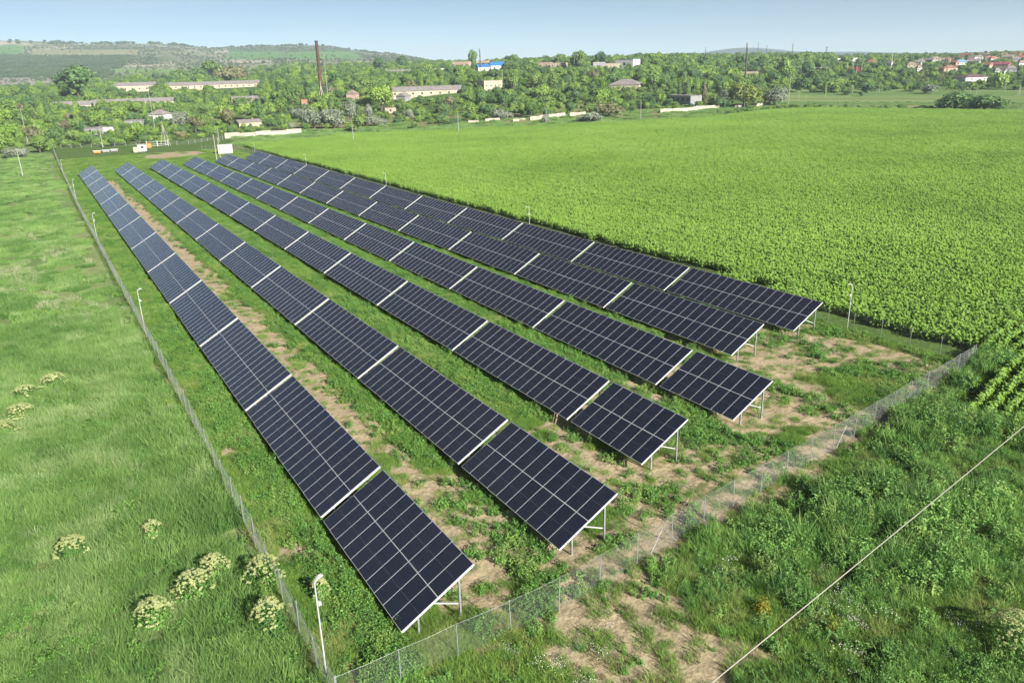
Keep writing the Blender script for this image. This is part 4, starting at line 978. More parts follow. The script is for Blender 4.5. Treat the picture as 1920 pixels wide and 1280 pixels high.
# ---------------------------------------------------------------- poles, masts, stacks
def concrete_pole(px, py, top, label, d=None, rad=.16, cross=True, brace=False, mat='concrete', name='utility_pole'):
    if d is None: p, d = hit(px, py)
    else: p = spot(px, d)
    zt = None
    for hh in np.arange(1, 60, .1):
        if project([p[0], p[1], p[2]+hh])[1] < top: break
    root = empty(name, tuple(p), TR.uniform(-.4, .4)); tag(root, label, 'utility pole', 'concrete utility poles')
    b = MB(); b.tube([(0, 0, -.5), (0, 0, hh)], [rad, rad*.6], 8); b.build('pole', M[mat], root)
    if cross:
        b = MB(); b.bar((-.9, 0, hh-.5), (.9, 0, hh-.5), .1, .1); b.build('crossarm', M['darksteel'], root)
        for s in (-.8, 0, .8):
            b = MB(); b.tube([(s, 0, hh-.45), (s, 0, hh-.15+(.25 if s == 0 else 0))], [.05, .04], 6); b.build('insulator', M['white'], root)
    if brace:
        for s in ((-1, .3), (1, -.3)):
            b = MB(); b.tube([(s[0]*hh*.2, s[1]*hh*.2, -.5), (0, 0, hh*.8)], rad*.7, 6); b.build('brace', M[mat], root)
    return root
concrete_pole(43, 331, 281, 'concrete pole standing alone in the left grass field')
concrete_pole(193, 277, 238, 'leaning concrete pole behind the beehives near the ruined shed')
concrete_pole(407, 294, 252, 'left pole of the transformer pair beside the white cabin', cross=False, d=288)
concrete_pole(414, 295, 258, 'right pole of the transformer pair beside the white cabin', cross=False, d=286)
concrete_pole(411, 266, 242, 'pole behind the transformer pair at the left end of the white wall')
concrete_pole(663, 267, 225, 'concrete pole standing in the crop below the silver bushes')
concrete_pole(860, 251, 212, 'concrete pole in the far crop with the broken wall behind it')
concrete_pole(1024, 232, 203, 'concrete pole in the far crop in front of the grey bushes')
concrete_pole(1201, 223, 188, 'concrete pole at the crop edge right of the tawny bush', d=430)
concrete_pole(1340, 203, 178, 'concrete pole between the grey flat building and the willow')
concrete_pole(1395, 208, 190, 'short concrete pole in front of the willow', cross=False)
concrete_pole(1478, 196, 133, 'tall pale pole at the left end of the right meadow', rad=.2)
concrete_pole(1497, 187, 171, 'thin meadow pole next to the tall pale pole', cross=False)
concrete_pole(1511, 186, 178, 'shortest thin meadow pole', cross=False)
concrete_pole(1547, 184, 165, 'thin pole in the middle of the right meadow')
concrete_pole(1598, 176, 160, 'slanting pole at the back of the right meadow')
concrete_pole(1648, 174, 155, 'pole against the dark trees behind the meadow')
concrete_pole(1818, 180, 162, 'left one of two poles behind the dark bush group')
concrete_pole(1830, 178, 160, 'right one of two poles behind the dark bush group')
concrete_pole(1884, 172, 152, 'thin pole among the trees right of the dark bush group')
concrete_pole(1910, 180, 160, 'tripod shaped braced pole at the right picture edge', brace=True)
concrete_pole(605, 165, 152, 'white braced pole at the foot of the rusty chimney', d=585, brace=True, mat='white', cross=False)
concrete_pole(616, 160, 106, 'tall pale pole right of the rusty chimney', d=600, rad=.22)
concrete_pole(291, 201, 171, 'pole in the woods in front of the very long barn', d=480)
concrete_pole(311, 243, 226, 'white braced pole in the bushes left of the gate', d=372, brace=True, cross=False)
concrete_pole(52, 219, 204, 'short pale pole in the woods at far left', d=450, cross=False)
concrete_pole(1145, 151, 116, 'pale pole in front of the garages', d=640, cross=False)
concrete_pole(1285, 150, 136, 'forked pole on the wooded slope above the willow', d=680)
concrete_pole(1670, 124, 99, 'leaning white mast right of the switchgear', d=900, rad=.3, cross=False, mat='white')
concrete_pole(1223, 145, 135, 'pale pole in the trees right of the hipped house', d=640, cross=False)
concrete_pole(1077, 118, 106, 'pale pole behind the ruins on the ridge', d=800, cross=False)
concrete_pole(943, 150, 130, 'slim pole right of the cream two storey block', d=600, cross=False)
# rusty chimney
p = spot(605, 600); ch = empty('factory_chimney', tuple(p)); tag(ch, 'tall rusty brown chimney rising out of the woods', 'chimney')
for hh in np.arange(5, 80, .2):
    if project([p[0], p[1], p[2]+hh])[1] < 77: break
b = MB(); b.tube([(0, 0, -.5), (0, 0, hh*.5), (0, 0, hh)], [1.35, 1.15, 1.0], 20); b.build('shaft', M['rust'], ch)
b = MB(); b.tube([(0, 0, hh-.8), (0, 0, hh+.1)], [1.2, 1.25], 20); b.build('cap_ring', M['darksteel'], ch)
for z in np.linspace(hh*.2, hh*.9, 6):
    b = MB(); b.tube([(0, 0, z), (0, 0, z+.25)], 1.42, 20); b.build('band', M['darksteel'], ch)
p = spot(1396, 690); ch = empty('metal_stack', tuple(p)); tag(ch, 'tall dark steel stack with a pale tip above the right woods', 'chimney')
for hh in np.arange(5, 80, .2):
    if project([p[0], p[1], p[2]+hh])[1] < 80: break
b = MB(); b.tube([(0, 0, -.5), (0, 0, hh-4)], [.75, .55], 14); b.build('shaft', M['darksteel'], ch)
b = MB(); b.tube([(0, 0, hh-4), (0, 0, hh-1), (0, 0, hh)], [.75, .75, .3], 14); b.build('tip', M['greywall'], ch)
def mast(px, top, d, label, wbase=2.2, lattice=True, mat='darksteel', arms=0):
    p = spot(px, d); root = empty('lattice_mast', tuple(p), TR.uniform(0, 1)); tag(root, label, 'mast')
    for hh in np.arange(5, 120, .5):
        if project([p[0], p[1], p[2]+hh])[1] < top: break
    b = MB(); lv = max(4, int(hh/4)); wt = wbase*.25
    for k in range(lv):
        z0, z1 = hh*k/lv, hh*(k+1)/lv; w0 = wbase+(wt-wbase)*k/lv; w1 = wbase+(wt-wbase)*(k+1)/lv
        cs = [(-1, -1), (1, -1), (1, 1), (-1, 1)]
        for q in range(4):
            a, c_ = cs[q], cs[(q+1) % 4]
            b.bar((a[0]*w0/2, a[1]*w0/2, z0), (a[0]*w1/2, a[1]*w1/2, z1), .14, .14)
            b.bar((a[0]*w0/2, a[1]*w0/2, z0), (c_[0]*w1/2, c_[1]*w1/2, z1), .09, .09)
            b.bar((a[0]*w1/2, a[1]*w1/2, z1), (c_[0]*w1/2, c_[1]*w1/2, z1), .09, .09)
    b.build('lattice', M[mat], root)
    for k in range(arms):
        b = MB(); z = hh*(.95-.13*k); L_ = 3.5-.5*(k % 2); b.bar((-L_, 0, z), (L_, 0, z), .22, .25); b.build('crossarm', M[mat], root)
mast(1322, 89, 1500, 'faint thin mast on the skyline left of the blue hill')
mast(1420, 80, 1500, 'thin lattice mast on the skyline right of the dark stack')
mast(1436, 85, 1350, 'short mast with a bulky head right of the skyline mast', 1.6)
mast(901, 92, 800, 'thin mast beside the tall tree above the blue roofs', 1.2)
mast(1484, 82, 1200, 'thin mast on the skyline left of the switchyard', 1.6)
mast(1548, 88, 1300, 'tall pylon behind the switchyard frames', 3, arms=3)
mast(1768, 109, 760, 'rust red power pylon in front of the orange roofed house', 4.5, mat='rust', arms=3)
mast(1728, 118, 740, 'brownish power pylon left of the rust red pylon', 4.5, mat='rust', arms=3)
# switchyard
p = spot(1518, 830); sw = empty('switchyard_frame', tuple(p), -AZ-R(20)); tag(sw, 'white portal frames of the electrical switchyard on the ridge', 'switchyard')
for (x0, x1, z, yy) in ((-16, 0, 9.5, 0), (-8, 4, 5.5, 4), (3, 16, 8, 2)):
    for xx in np.linspace(x0, x1, 3): b = MB(); b.bar((xx, yy, 0), (xx, yy, z*.8+1.2), .2, .2); b.build('column', M['whitemetal'], sw)
    b = MB(); b.bar((x0, yy, z*.8), (x1, yy, z*.8), .2, .22); b.build('beam', M['whitemetal'], sw)
BLOCK.append((1490, 1550, 105, 125, 830))
p = spot(1601, 860); sw = empty('switchgear', tuple(p), -AZ-R(24)); tag(sw, 'red painted switchgear block with white posts on the ridge', 'switchgear')
b = MB(); b.box(-6, 6, -2, 2, 1.2, 5); b.box(-5, -2, -1.6, 1.6, 5, 5.8); b.box(1, 4.5, -1.6, 1.6, 5, 5.6); b.build('tank', M['redsteel'], sw)
for xx in (-6.4, -1.2, 2.2, 6.4): b = MB(); b.bar((xx, -2.4, 0), (xx, -2.4, 8.6), .35, .35); b.build('column', M['whitemetal'], sw)
BLOCK.append((1590, 1612, 110, 124, 860))

# ---------------------------------------------------------------- things by the far gate
def face(p): return -math.atan2(p[0], p[1])
p = hit(268, 285)[0]; k_ = empty('guard_kiosk', tuple(p), face(p)+R(-18)); tag(k_, 'small white guard kiosk with one dark window and a grey lean-to', 'kiosk')
b = MB(); b.box(-1.3, 1.3, -1.2, 1.2, .25, 2.9); b.build('wall', M['white'], k_)
b = MB(); b.box(-1.45, 1.45, -1.35, 1.35, 2.903, 3.05); b.build('roof', M['greywall'], k_)
b = MB(); b.box(-.1, .9, -1.24, -1.18, 1.5, 2.3); w_ = b.build('window', M['glassdark'], k_)
b = MB(); b.box(-.2, 1, -1.27, -1.2, 1.42, 1.5); b.build('sill', M['white'], w_)
b = MB(); b.box(-1.2, 1.2, -1.1, 1.1, 0, .25); b.build('skid', M['darksteel'], k_)
b = MB(); b.add([(-3.6, -1.4, 2.7), (-1.4, -1.4, 3.3), (-1.4, 1.4, 3.3), (-3.6, 1.4, 2.7), (-3.6, -1.4, 2.6), (-1.4, -1.4, 3.2), (-1.4, 1.4, 3.2), (-3.6, 1.4, 2.6)], [(0, 1, 2, 3), (7, 6, 5, 4), (0, 4, 5, 1), (1, 5, 6, 2), (2, 6, 7, 3), (3, 7, 4, 0)]); b.build('canopy', M['slate'], k_)
b = MB(); b.box(-3.2, -1.5, -.9, .9, 0, 2.0); b.build('store_box', M['cream'], k_)
for i, (px, py, mt, lb_) in enumerate([(183, 288, 'orange', 'orange sided beehive, left of the three'), (200, 286.5, 'greywall', 'grey beehive in the middle of the three'), (215, 285, 'greywall', 'grey beehive nearest the guard kiosk')]):
    p = hit(px, py)[0]; h_ = empty('beehive', tuple(p), face(p)+R(-15)); tag(h_, lb_, 'beehive', 'beehives by the far fence')
    b = MB(); b.box(-1.2, 1.2, -.4, .4, .25, .95); b.build('hive_body', M[mt], h_)
    b = MB(); b.box(-1.45, 1.45, -.55, .55, .953, 1.15); b.build('lid', M['white'], h_)
    for xx in (-1, 1): b = MB(); b.box(xx-.08, xx+.08, -.3, .3, 0, .25); b.build('leg', M['wood'], h_)
p = hit(296, 275)[0]; g_ = empty('paddock_gate', tuple(p), face(p)+R(10)); tag(g_, 'white barred double gate right of the guard kiosk', 'gate')
for xx in (-4.3, 0, 4.3): b = MB(); b.tube([(xx, 0, -.3), (xx, 0, 2.6)], .13, 8); b.build('post', M['whitemetal'], g_)
for s in (-1, 1):
    b = MB()
    for z in (.4, 1.1, 2.1): b.bar((s*.2, 0, z), (s*4.1, 0, z), .12, .12)
    for xx in (.2, 4.1): b.bar((s*xx, 0, .35), (s*xx, 0, 2.15), .1, .1)
    b.build('gate_leaf', M['whitemetal'], g_)
p = hit(277, 277)[0]; b = MB(); b.box(-1.6, 1.6, -.9, .9, 0, 1.6); b.box(-1.3, 1.3, -.95, -.9, .3, 1.3); b.box(-1.7, 1.7, -1, 1, 1.603, 1.72)
o = b.build('storage_bin', M['orange']); o.location = tuple(p); o.rotation_euler = (0, 0, face(p)+R(-10)); tag(o, 'orange storage bin between the kiosk and the gate', 'bin')
p = hit(424, 289)[0]; c_ = empty('transformer_cabin', tuple(p), face(p)+R(-4)); tag(c_, 'blank white transformer cabin behind the fourth and fifth panel rows', 'cabin')
b = MB(); b.box(-2.5, 2.5, -1.3, 1.3, 0, 3.3); b.build('wall', M['white'], c_); b = MB(); b.box(-2.6, 2.6, -1.4, 1.4, 3.303, 3.45); b.build('roof', M['white'], c_)
b = MB(); b.box(2.502, 2.54, -.7, .7, .2, 2.4); b.build('door', M['greywall'], c_)
p = (hit(404, 279)[0]); 
# paddock fence of posts and wire
pf = [hit(px, py)[0] for px, py in ((96, 279), (170, 277), (235, 274), (262, 273))]
fence('paddock_fence', [(q[0], q[1]) for q in pf], 1.7, 'paddock fence of thin concrete posts left of the kiosk', 4.5, post_r=.09, wires=True)
pf = [hit(px, py)[0] for px, py in ((309, 273), (352, 271), (400, 263), (418, 262))]
fence('paddock_fence', [(q[0], q[1]) for q in pf], 1.7, 'paddock fence of thin concrete posts right of the white gate', 5, post_r=.1, wires=True)

# ---------------------------------------------------------------- signature trees and bushes
tree_specs = [
 (150, 190, 58, 'round', 'tree_dark', 'large round dark green tree standing highest in the upper left woods', -1, 70, 0),
 (1396, 201, 14.5, 'willow', 'tree_willow', 'weeping yellow green willow at the far corner of the crop', 480, 25, 0),
 (1452, 198, 12, 'wide', 'tree_silver', 'silver grey bush mass right of the weeping willow', 492, 16, 0),
 (1358, 190, 8, 'round', 'tree_silver', 'silvery grey crown left of the weeping willow', 540, 8, 0),
 (1352, 203, 7, 'wide', 'tree_dark', 'dark shrub under the left side of the willow', 480, 12, 0),
 (887, 130, 17, 'round', 'tree_mid', 'tall poplar like tree between the pink house and the blue roofs', 700, 9, 0),
 (282, 152, 13, 'spruce', 'tree_dark', 'dark pointed conifer above the left end of the very long barn', 900, 9, 0),
 (459, 152, 17, 'spruce', 'tree_brown', 'thin brownish conifer above the right end of the very long barn', 880, 5, 0),
 (438, 156, 20, 'wide', 'tree_brown', 'broad olive tinted tree mass above the very long barn', 870, 34, 0),
 (400, 154, 22, 'round', 'tree_mid', 'big tree left of the olive tinted mass above the barn', 860, 26, 0),
 (712, 138, 18, 'round', 'tree_dark', 'round dark tree on the skyline above the middle barn', 900, 16, 0),
 (755, 130, 18, 'round', 'tree_dark', 'blue green skyline tree at the end of the far hill', 1150, 22, 0),
 (560, 222, 6, 'wide', 'tree_silver', 'pale silver bush left of the main silver clump', 420, 9, 0),
 (590, 241, 11.5, 'wide', 'tree_silver', 'large silver grey bush, left part of the main silver clump', 395, 13, 0),
 (626, 241, 11, 'wide', 'tree_silver', 'large silver grey bush, right part of the main silver clump', 396, 12, 0),
 (658, 233, 13, 'round', 'tree_silver', 'silver grey tree behind the lone green tree at the crop edge', 415, 9, 0),
 (690, 228, 9, 'round', 'tree_silver', 'narrow silver tree right of the lone green tree', 418, 7, 0),
 (704, 238, 6.5, 'wide', 'tree_silver', 'low grey bush where the mown bank begins', 400, 11, 0),
 (672, 247, 8.5, 'round', 'tree_mid', 'lone green tree standing forward at the crop edge', 384, 8, 0),
 (716, 210, 14.5, 'round', 'tree_bright', 'bright green full tree left of the little dark shed', 445, 17, 0),
 (766, 222, 5.5, 'bush', 'tree_silver', 'small grey bush on the mown bank', 425, 7, 0),
 (777, 241, 4, 'bush', 'tree_mid', 'small dark bush at the crop edge on the mown bank', 388, 5, 0),
 (1026, 230, 5, 'bush', 'tree_silver', 'small blue grey bush against the white wall', 402, 5, 0),
 (1086, 230, 4, 'bush', 'tree_silver', 'left small part of the blue grey bushes at the crop edge', 400, 5, 0),
 (1112, 230, 6, 'wide', 'tree_silver', 'largest blue grey bush at the crop edge', 400, 11, 0),
 (1142, 220, 9, 'wide', 'tree_brown', 'tawny yellowish bush left of the crop edge pole', 425, 16, 0),
 (1790, 206, 9, 'wide', 'tree_dark', 'dark bush group in the right meadow, taller left part', 400, 19, 0),
 (1845, 207, 7.5, 'wide', 'tree_dark', 'dark bush group in the right meadow, wider right part', 398, 19, 0),
 (1770, 207, 4.5, 'bush', 'tree_dark', 'low dark bush trailing left of the meadow bush group', 396, 8, 0),
 (1865, 207, 6, 'bush', 'tree_mid', 'green bush closing the right end of the meadow bush group', 396, 7, 0),
 (1736, 176, 7, 'bush', 'tree_silver', 'pale grey green bush at the back of the right meadow', 585, 14, 0),
 (1618, 174, 9, 'bush', 'tree_dark', 'very dark tree clump at the back of the right meadow', 590, 15, 0),
 (1875, 168, 13, 'bush', 'tree_bright', 'light yellow green tree near the right picture edge', 600, 14, 0),
 (1546, 176, 7, 'tall', 'tree_mid', 'slim tree standing out of the meadow line', 540, 4, 0),
 (1584, 178, 4, 'bush', 'tree_mid', 'low green bush in the back meadow', 530, 9, 0),
 (1614, 181, 3.5, 'bush', 'tree_dark', 'single dark bush in the back meadow', 515, 4, 0),
 (22, 296, 4.5, 'bush', 'tree_silver', 'grey green bush left of the lone field pole', None, 7, 0),
 (46, 294, 4.2, 'bush', 'tree_silver', 'grey green bush right of the lone field pole', None, 7, 0),
]
PLACED = []
for (px, py, H_, kd, mt, lb_, d, W_, _) in tree_specs:
    h_ = hit(px, py)
    if d == -1: p, d = h_; H_ *= d/FPX; W_ *= d/FPX
    elif h_ and (d is None or .65*d < h_[1] < 1.5*d): k_ = h_[1]/d if d else 1.; p, d = h_; H_ *= k_; W_ *= k_
    else: p = spot(px, d)
    nm = 'bush' if 'bush' in lb_ or 'shrub' in lb_ else 'tree'
    tree(p[0], p[1], H_, kd, mt, lb_, None, nm, nm, W_); q = project(p); PLACED.append((q[0], q[1], W_*FPX/d*.55))
    BLOCK.append((q[0]-W_*FPX/d*.4, q[0]+W_*FPX/d*.4, q[1]-H_*FPX/d, q[1]-H_*.25*FPX/d, d-2)) if d > 383 and lb_[:4] != 'grey' else None
# near edge of the woods in the picture (foot of the first trees), by column
NEAR = [(-150, 292), (60, 291), (110, 279), (200, 277), (250, 273), (300, 270), (400, 259), (425, 255), (566, 246), (640, 246), (730, 232), (760, 232), (830, 238), (880, 230), (1000, 221), (1100, 213), (1200, 209), (1290, 205), (1400, 198), (1450, 194), (1470, 178), (1600, 174), (1700, 174), (1800, 172), (1960, 168), (2100, 168)]
FARL = [(-150, 150), (200, 150), (400, 150), (560, 143), (700, 139), (800, 126), (1000, 121), (1200, 118), (1400, 116), (1560, 122), (1700, 128), (1950, 128), (2100, 128)]
LM = [(-200, 'at the far left edge behind the field'), (70, 'behind the beehives'), (230, 'behind the kiosk and gate'), (330, 'below the very long barn'), (440, 'behind the clean white wall'), (540, 'around the rusty chimney'), (640, 'above the silver bushes'),
      (735, 'below the long middle barn'), (880, 'below the cream two storey block'), (960, 'behind the broken white walls'), (1080, 'below the hipped roof house'), (1230, 'around the flat grey building'), (1330, 'behind the weeping willow'), (1460, 'behind the left part of the meadow'), (1600, 'behind the middle of the meadow'), (1740, 'below the hillside village'), (1870, 'at the right edge below the village')]
def landmark(px): return [l for a, l in LM if px >= a][-1]
TONE = {'tree_bright': 'bright yellow green', 'tree_mid': 'fresh green', 'tree_dark': 'deep dark green', 'tree_brown': 'dull olive', 'tree_silver': 'pale grey green', 'tree_willow': 'yellowish'}
cand = []
for k in range(9000):
    px = TR.uniform(-140, 2080); y0, y1 = np.interp(px, [a for a, _ in FARL], [b for _, b in FARL]), np.interp(px, [a for a, _ in NEAR], [b for _, b in NEAR])
    py = y0+(y1-y0)*TR.random()**.9; h_ = hit(px, py)
    if not h_: continue
    p, d = h_
    if d > 1050 or d < 280: continue
    right = px > 1440
    r_ = TR.random(); kd = 'round' if r_ < .5 else 'wide' if r_ < .82 else 'tall' if r_ < .88 else 'bush'
    if d < 430 and kd == 'tall': kd = 'round'
    if py > y1-5 and r_ > .3: kd = 'wide' if r_ > .75 else 'bush'
    mts = ['tree_mid']*5+['tree_bright']*(6 if px < 900 else 3)+['tree_dark']*(2 if not right else 6)+['tree_brown', 'tree_silver'][:1 if d > 500 else 2]
    mt = TR.choice(mts); H_ = {'round': 10.5, 'wide': 9.0, 'tall': 12, 'bush': 4.6}[kd]*TR.uniform(.7, 1.25)
    if d < 480: H_ *= .85
    if d > 600: H_ *= 1.1
    W_ = H_*{'round': 1.0, 'wide': 1.4, 'tall': .5, 'bush': 1.6}[kd]
    hp, wp = H_*FPX/d, W_*FPX/d
    if blocked(px, py, d, hp, wp): continue
    if any(abs(px-a) < (c_+wp)*.36 and abs(py-b2) < 4+.12*(c_+wp) for a, b2, c_ in PLACED): continue
    if px > 1900+wp or px < -wp: continue
    PLACED.append((px, py, wp*.8)); cand.append((d, px, p, H_, W_, kd, mt))
cand.sort(key=lambda t: t[0]); IND = 262; cnt = {}
for (d, px, p, H_, W_, kd, mt) in cand[:IND]:
    zone = landmark(px); dep = 'front rank' if d < 470 else 'midway back' if d < 640 else 'near the skyline'
    bs = kd == 'bush'; shape = {'round': 'round crowned tree', 'wide': 'spreading tree', 'tall': 'slender tree', 'bush': 'bush'}[kd]
    lb_ = '%s %s %s, %s' % (TONE[mt], shape, zone, dep)
    tree(p[0], p[1], H_, kd, mt, lb_, ('bushes ' if bs else 'trees ')+zone, 'bush' if bs else 'tree', 'bush' if bs else 'tree', W_)
print('individual trees', min(IND, len(cand)), 'of', len(cand))
# the rest of the wood, the far treeline and the scrub of the hills: masses nobody could count
far_src = []
for nm in ('round', 'wide', 'bush'):
    for (crn, trk, w0, h0, vg) in TREES[nm]:
        for mt in (('tree_mid', 'tree_bright', 'tree_dark') if nm in ('round', 'wide') else ('tree_mid',)):
            far_src.append(vg.mesh('wood_tree', M[mt]))
wood = source_coll('wood_tree', far_src); NW = len(far_src)
X, Y, Z, SC = [], [], [], []; HX, HY, HS = [], [], []
for (d, px, p, H_, W_, kd, mt) in cand[IND:]: X.append(p[0]); Y.append(p[1]); SC.append(H_/9)
for (a_, b_, t_, bo_, D0) in HIDE:      # bushes that cover the foot of each building
    n_ = max(3, int((b_-a_)/7))
    for k in range(n_):
        if TR.random() < .2: continue
        d = D0-TR.uniform(9, 16); q = spot(a_+(b_-a_)*(k+TR.uniform(.1, .9))/n_, d); yb = project(q)[1]; hgt = max(1.5, (yb-bo_-TR.uniform(-1.5, 1.5))*d/FPX)
        HX.append(q[0]); HY.append(q[1]); HS.append(hgt/7.5)
for k in range(21000):      # undergrowth and further trees, evenly over the land
    d = math.sqrt(TR.uniform(300**2, 1500**2)); az = TR.uniform(-.66, .66)+AZ; x_, y_ = math.sin(az)*d, math.cos(az)*d
    X.append(x_); Y.append(y_); SC.append(None)
for k in range(150):
    px_k = TR.uniform(760, 1990); d = TR.uniform(700, 1050); az = math.atan((px_k-960)/1538.)+AZ; X.append(math.sin(az)*d); Y.append(math.cos(az)*d); SC.append(TR.uniform(1.1, 1.75))
X = np.array(X); Y = np.array(Y); D_ = np.hypot(X, Y); Zt = terrain(X, Y); px, py, dd = project(np.stack([X, Y, Zt], 1))
near = np.interp(px, [a for a, _ in NEAR], [b for _, b in NEAR]); sc = np.array([(.28+.3*TR.random() if d < 620 else .4+.5*TR.random() if d < 850 else .6+.6*TR.random()) if s_ is None else s_ for s_, d in zip(SC, D_)])
ok = np.ones(len(X), bool)
for i in range(len(X)):
    far_small = px[i] > 1560 and D_[i] > 680
    if far_small: sc[i] *= .6
    if SC[i] is not None and blocked(px[i], py[i], D_[i], sc[i]*9*FPX/D_[i], sc[i]*9*FPX/D_[i]): ok[i] = False
    if SC[i] is None:
        if py[i] > near[i]-1 or (px[i] > 1440 and D_[i] < 560): ok[i] = False
        elif D_[i] > 1050 and px[i] < 640: ok[i] = TR.random() < .12
        if ok[i] and blocked(px[i], py[i], D_[i], sc[i]*9*FPX/D_[i], sc[i]*9*FPX/D_[i]): ok[i] = False
X, Y, sc = np.concatenate([X[ok], HX]), np.concatenate([Y[ok], HY]), np.concatenate([sc[ok], HS])
scatter('woodland', wood, NW, X, Y, U(0, 6.28, len(X)), sc*U(.85, 1.15, len(X)), None, .03, 'continuous green wood and undergrowth filling the slopes between the houses', 'woodland', zoff=-.2, sxy=sc*U(.9, 1.3, len(X)))
bush_src = source_coll('scrub_bush', [crown_mesh(30+k, 7, 5, 'bush', 260, 1.3, .02).mesh('scrub_bush', M['scrub']) for k in range(3)] + [crown_mesh(40+k, 9, 8, 'round', 320, 1.6, .1).mesh('scrub_tree', M['tree_far']) for k in range(3)])
n = 90000; d = np.sqrt(U(1100**2, 3350**2, n)); az = U(-.64, .12, n)+AZ; x, y = np.sin(az)*d, np.cos(az)*d
px, py, dd = project(np.stack([x, y, terrain(x, y)], 1))
nn = fbm(x/70, y/70, 101); dark = (px < 262-(py-105)*1.5) & (py > 105) & (py < 146)
field = ((px > 425) & (px < 690-(112-py)*2) & (py > 97) & (py < 111.5)) | ((px < 46) & (py < 105)) | ((px > 205) & (px < 335) & (py > 129) & (py < 136)) | ((px > 60) & (px < 260) & (py > 93) & (py < 106))
dens = np.where(dark, 1, np.clip(sstep(.45, .62, nn)*.4+.05, 0, 1)); dens = np.where(field, .02, dens)
k = rng.random(n) < dens; x, y, dark = x[k], y[k], dark[k]
idx = np.where(dark | (rng.random(len(x)) < .35), rng.integers(3, 6, len(x)), rng.integers(0, 3, len(x)))
scatter('hill_scrub', bush_src, 6, x, y, U(0, 6.28, len(x)), U(.3, .85, len(x)), idx, .03, 'scattered scrub and small trees dotting the distant hills on the left', 'scrub', zoff=-.3)
px_ = U(40, 760, 620); pts = []; rs = []     # hedge trees on the ridge line
for q in px_:
    az = math.atan((q-960)/1538.)+AZ; dd = np.arange(2300, 3600, 40.); xx, yy = np.sin(az)*dd, np.cos(az)*dd; zz = terrain(xx, yy)
    k = np.argmax((zz-CAMZ)/dd); f = float(fbm(q/26., 0, 111)); d_ = dd[k]+rr.uniform(-90, 60)
    if rr.random() < (f-.3)*2.2: pts.append((math.sin(az)*d_, math.cos(az)*d_)); rs.append(rr.uniform(.5, 1.1)*(.5+1.1*f))
pts = np.array(pts); rs = np.array(rs); scatter('ridge_treeline', bush_src, 6, pts[:, 0], pts[:, 1], U(0, 6.28, len(pts)), rs*1.15, rng.integers(3, 6, len(pts)), .02, 'thin broken line of trees along the crest of the far hills', 'treeline', zoff=-.3, sxy=rs*1.8)
# rough verge behind the crop
n = 13000; d = U(330, 580, n); az = U(-.36, .62, n)+AZ; x, y = np.sin(az)*d, np.cos(az)*d
px, py, dd = project(np.stack([x, y, terrain(x, y)], 1)); nr_ = np.interp(px, [a for a, _ in NEAR], [b for _, b in NEAR])
k = ~in_crop(x, y-2) & (py > nr_-2) & (px > 440) & (rng.random(n) < .15+.85*sstep(.45, .6, fbm(x/9, y/9, 121))) 
x, y, px = x[k], y[k], px[k]
scatter('verge_grass', reed_far, 4, x, y, U(0, 6.28, len(x)), U(.5, 1.2, len(x))*np.where(px > 1450, .5, 1), None, .05, 'rough pale grass verge between the crop and the white walls', 'grass')
n = 260; t = U(0, 1, n); x = np.interp(t, np.linspace(0, 1, len(CROPFAR_X[5:11])), CROPFAR_X[5:11]); y = np.interp(t, np.linspace(0, 1, 6), CROPFAR_Y[5:11]); 
k = t > .35; x, y = x[k]+U(2, 9, k.sum()), y[k]+U(3, 12, k.sum())
scatter('reed_bank', wood, NW, x, y, U(0, 6.28, len(x)), U(.12, .3, len(x)), None, .03, 'low dark bank of reeds along the far side of the crop before the meadow', 'reeds', sxy=U(.3, .6, len(x)))

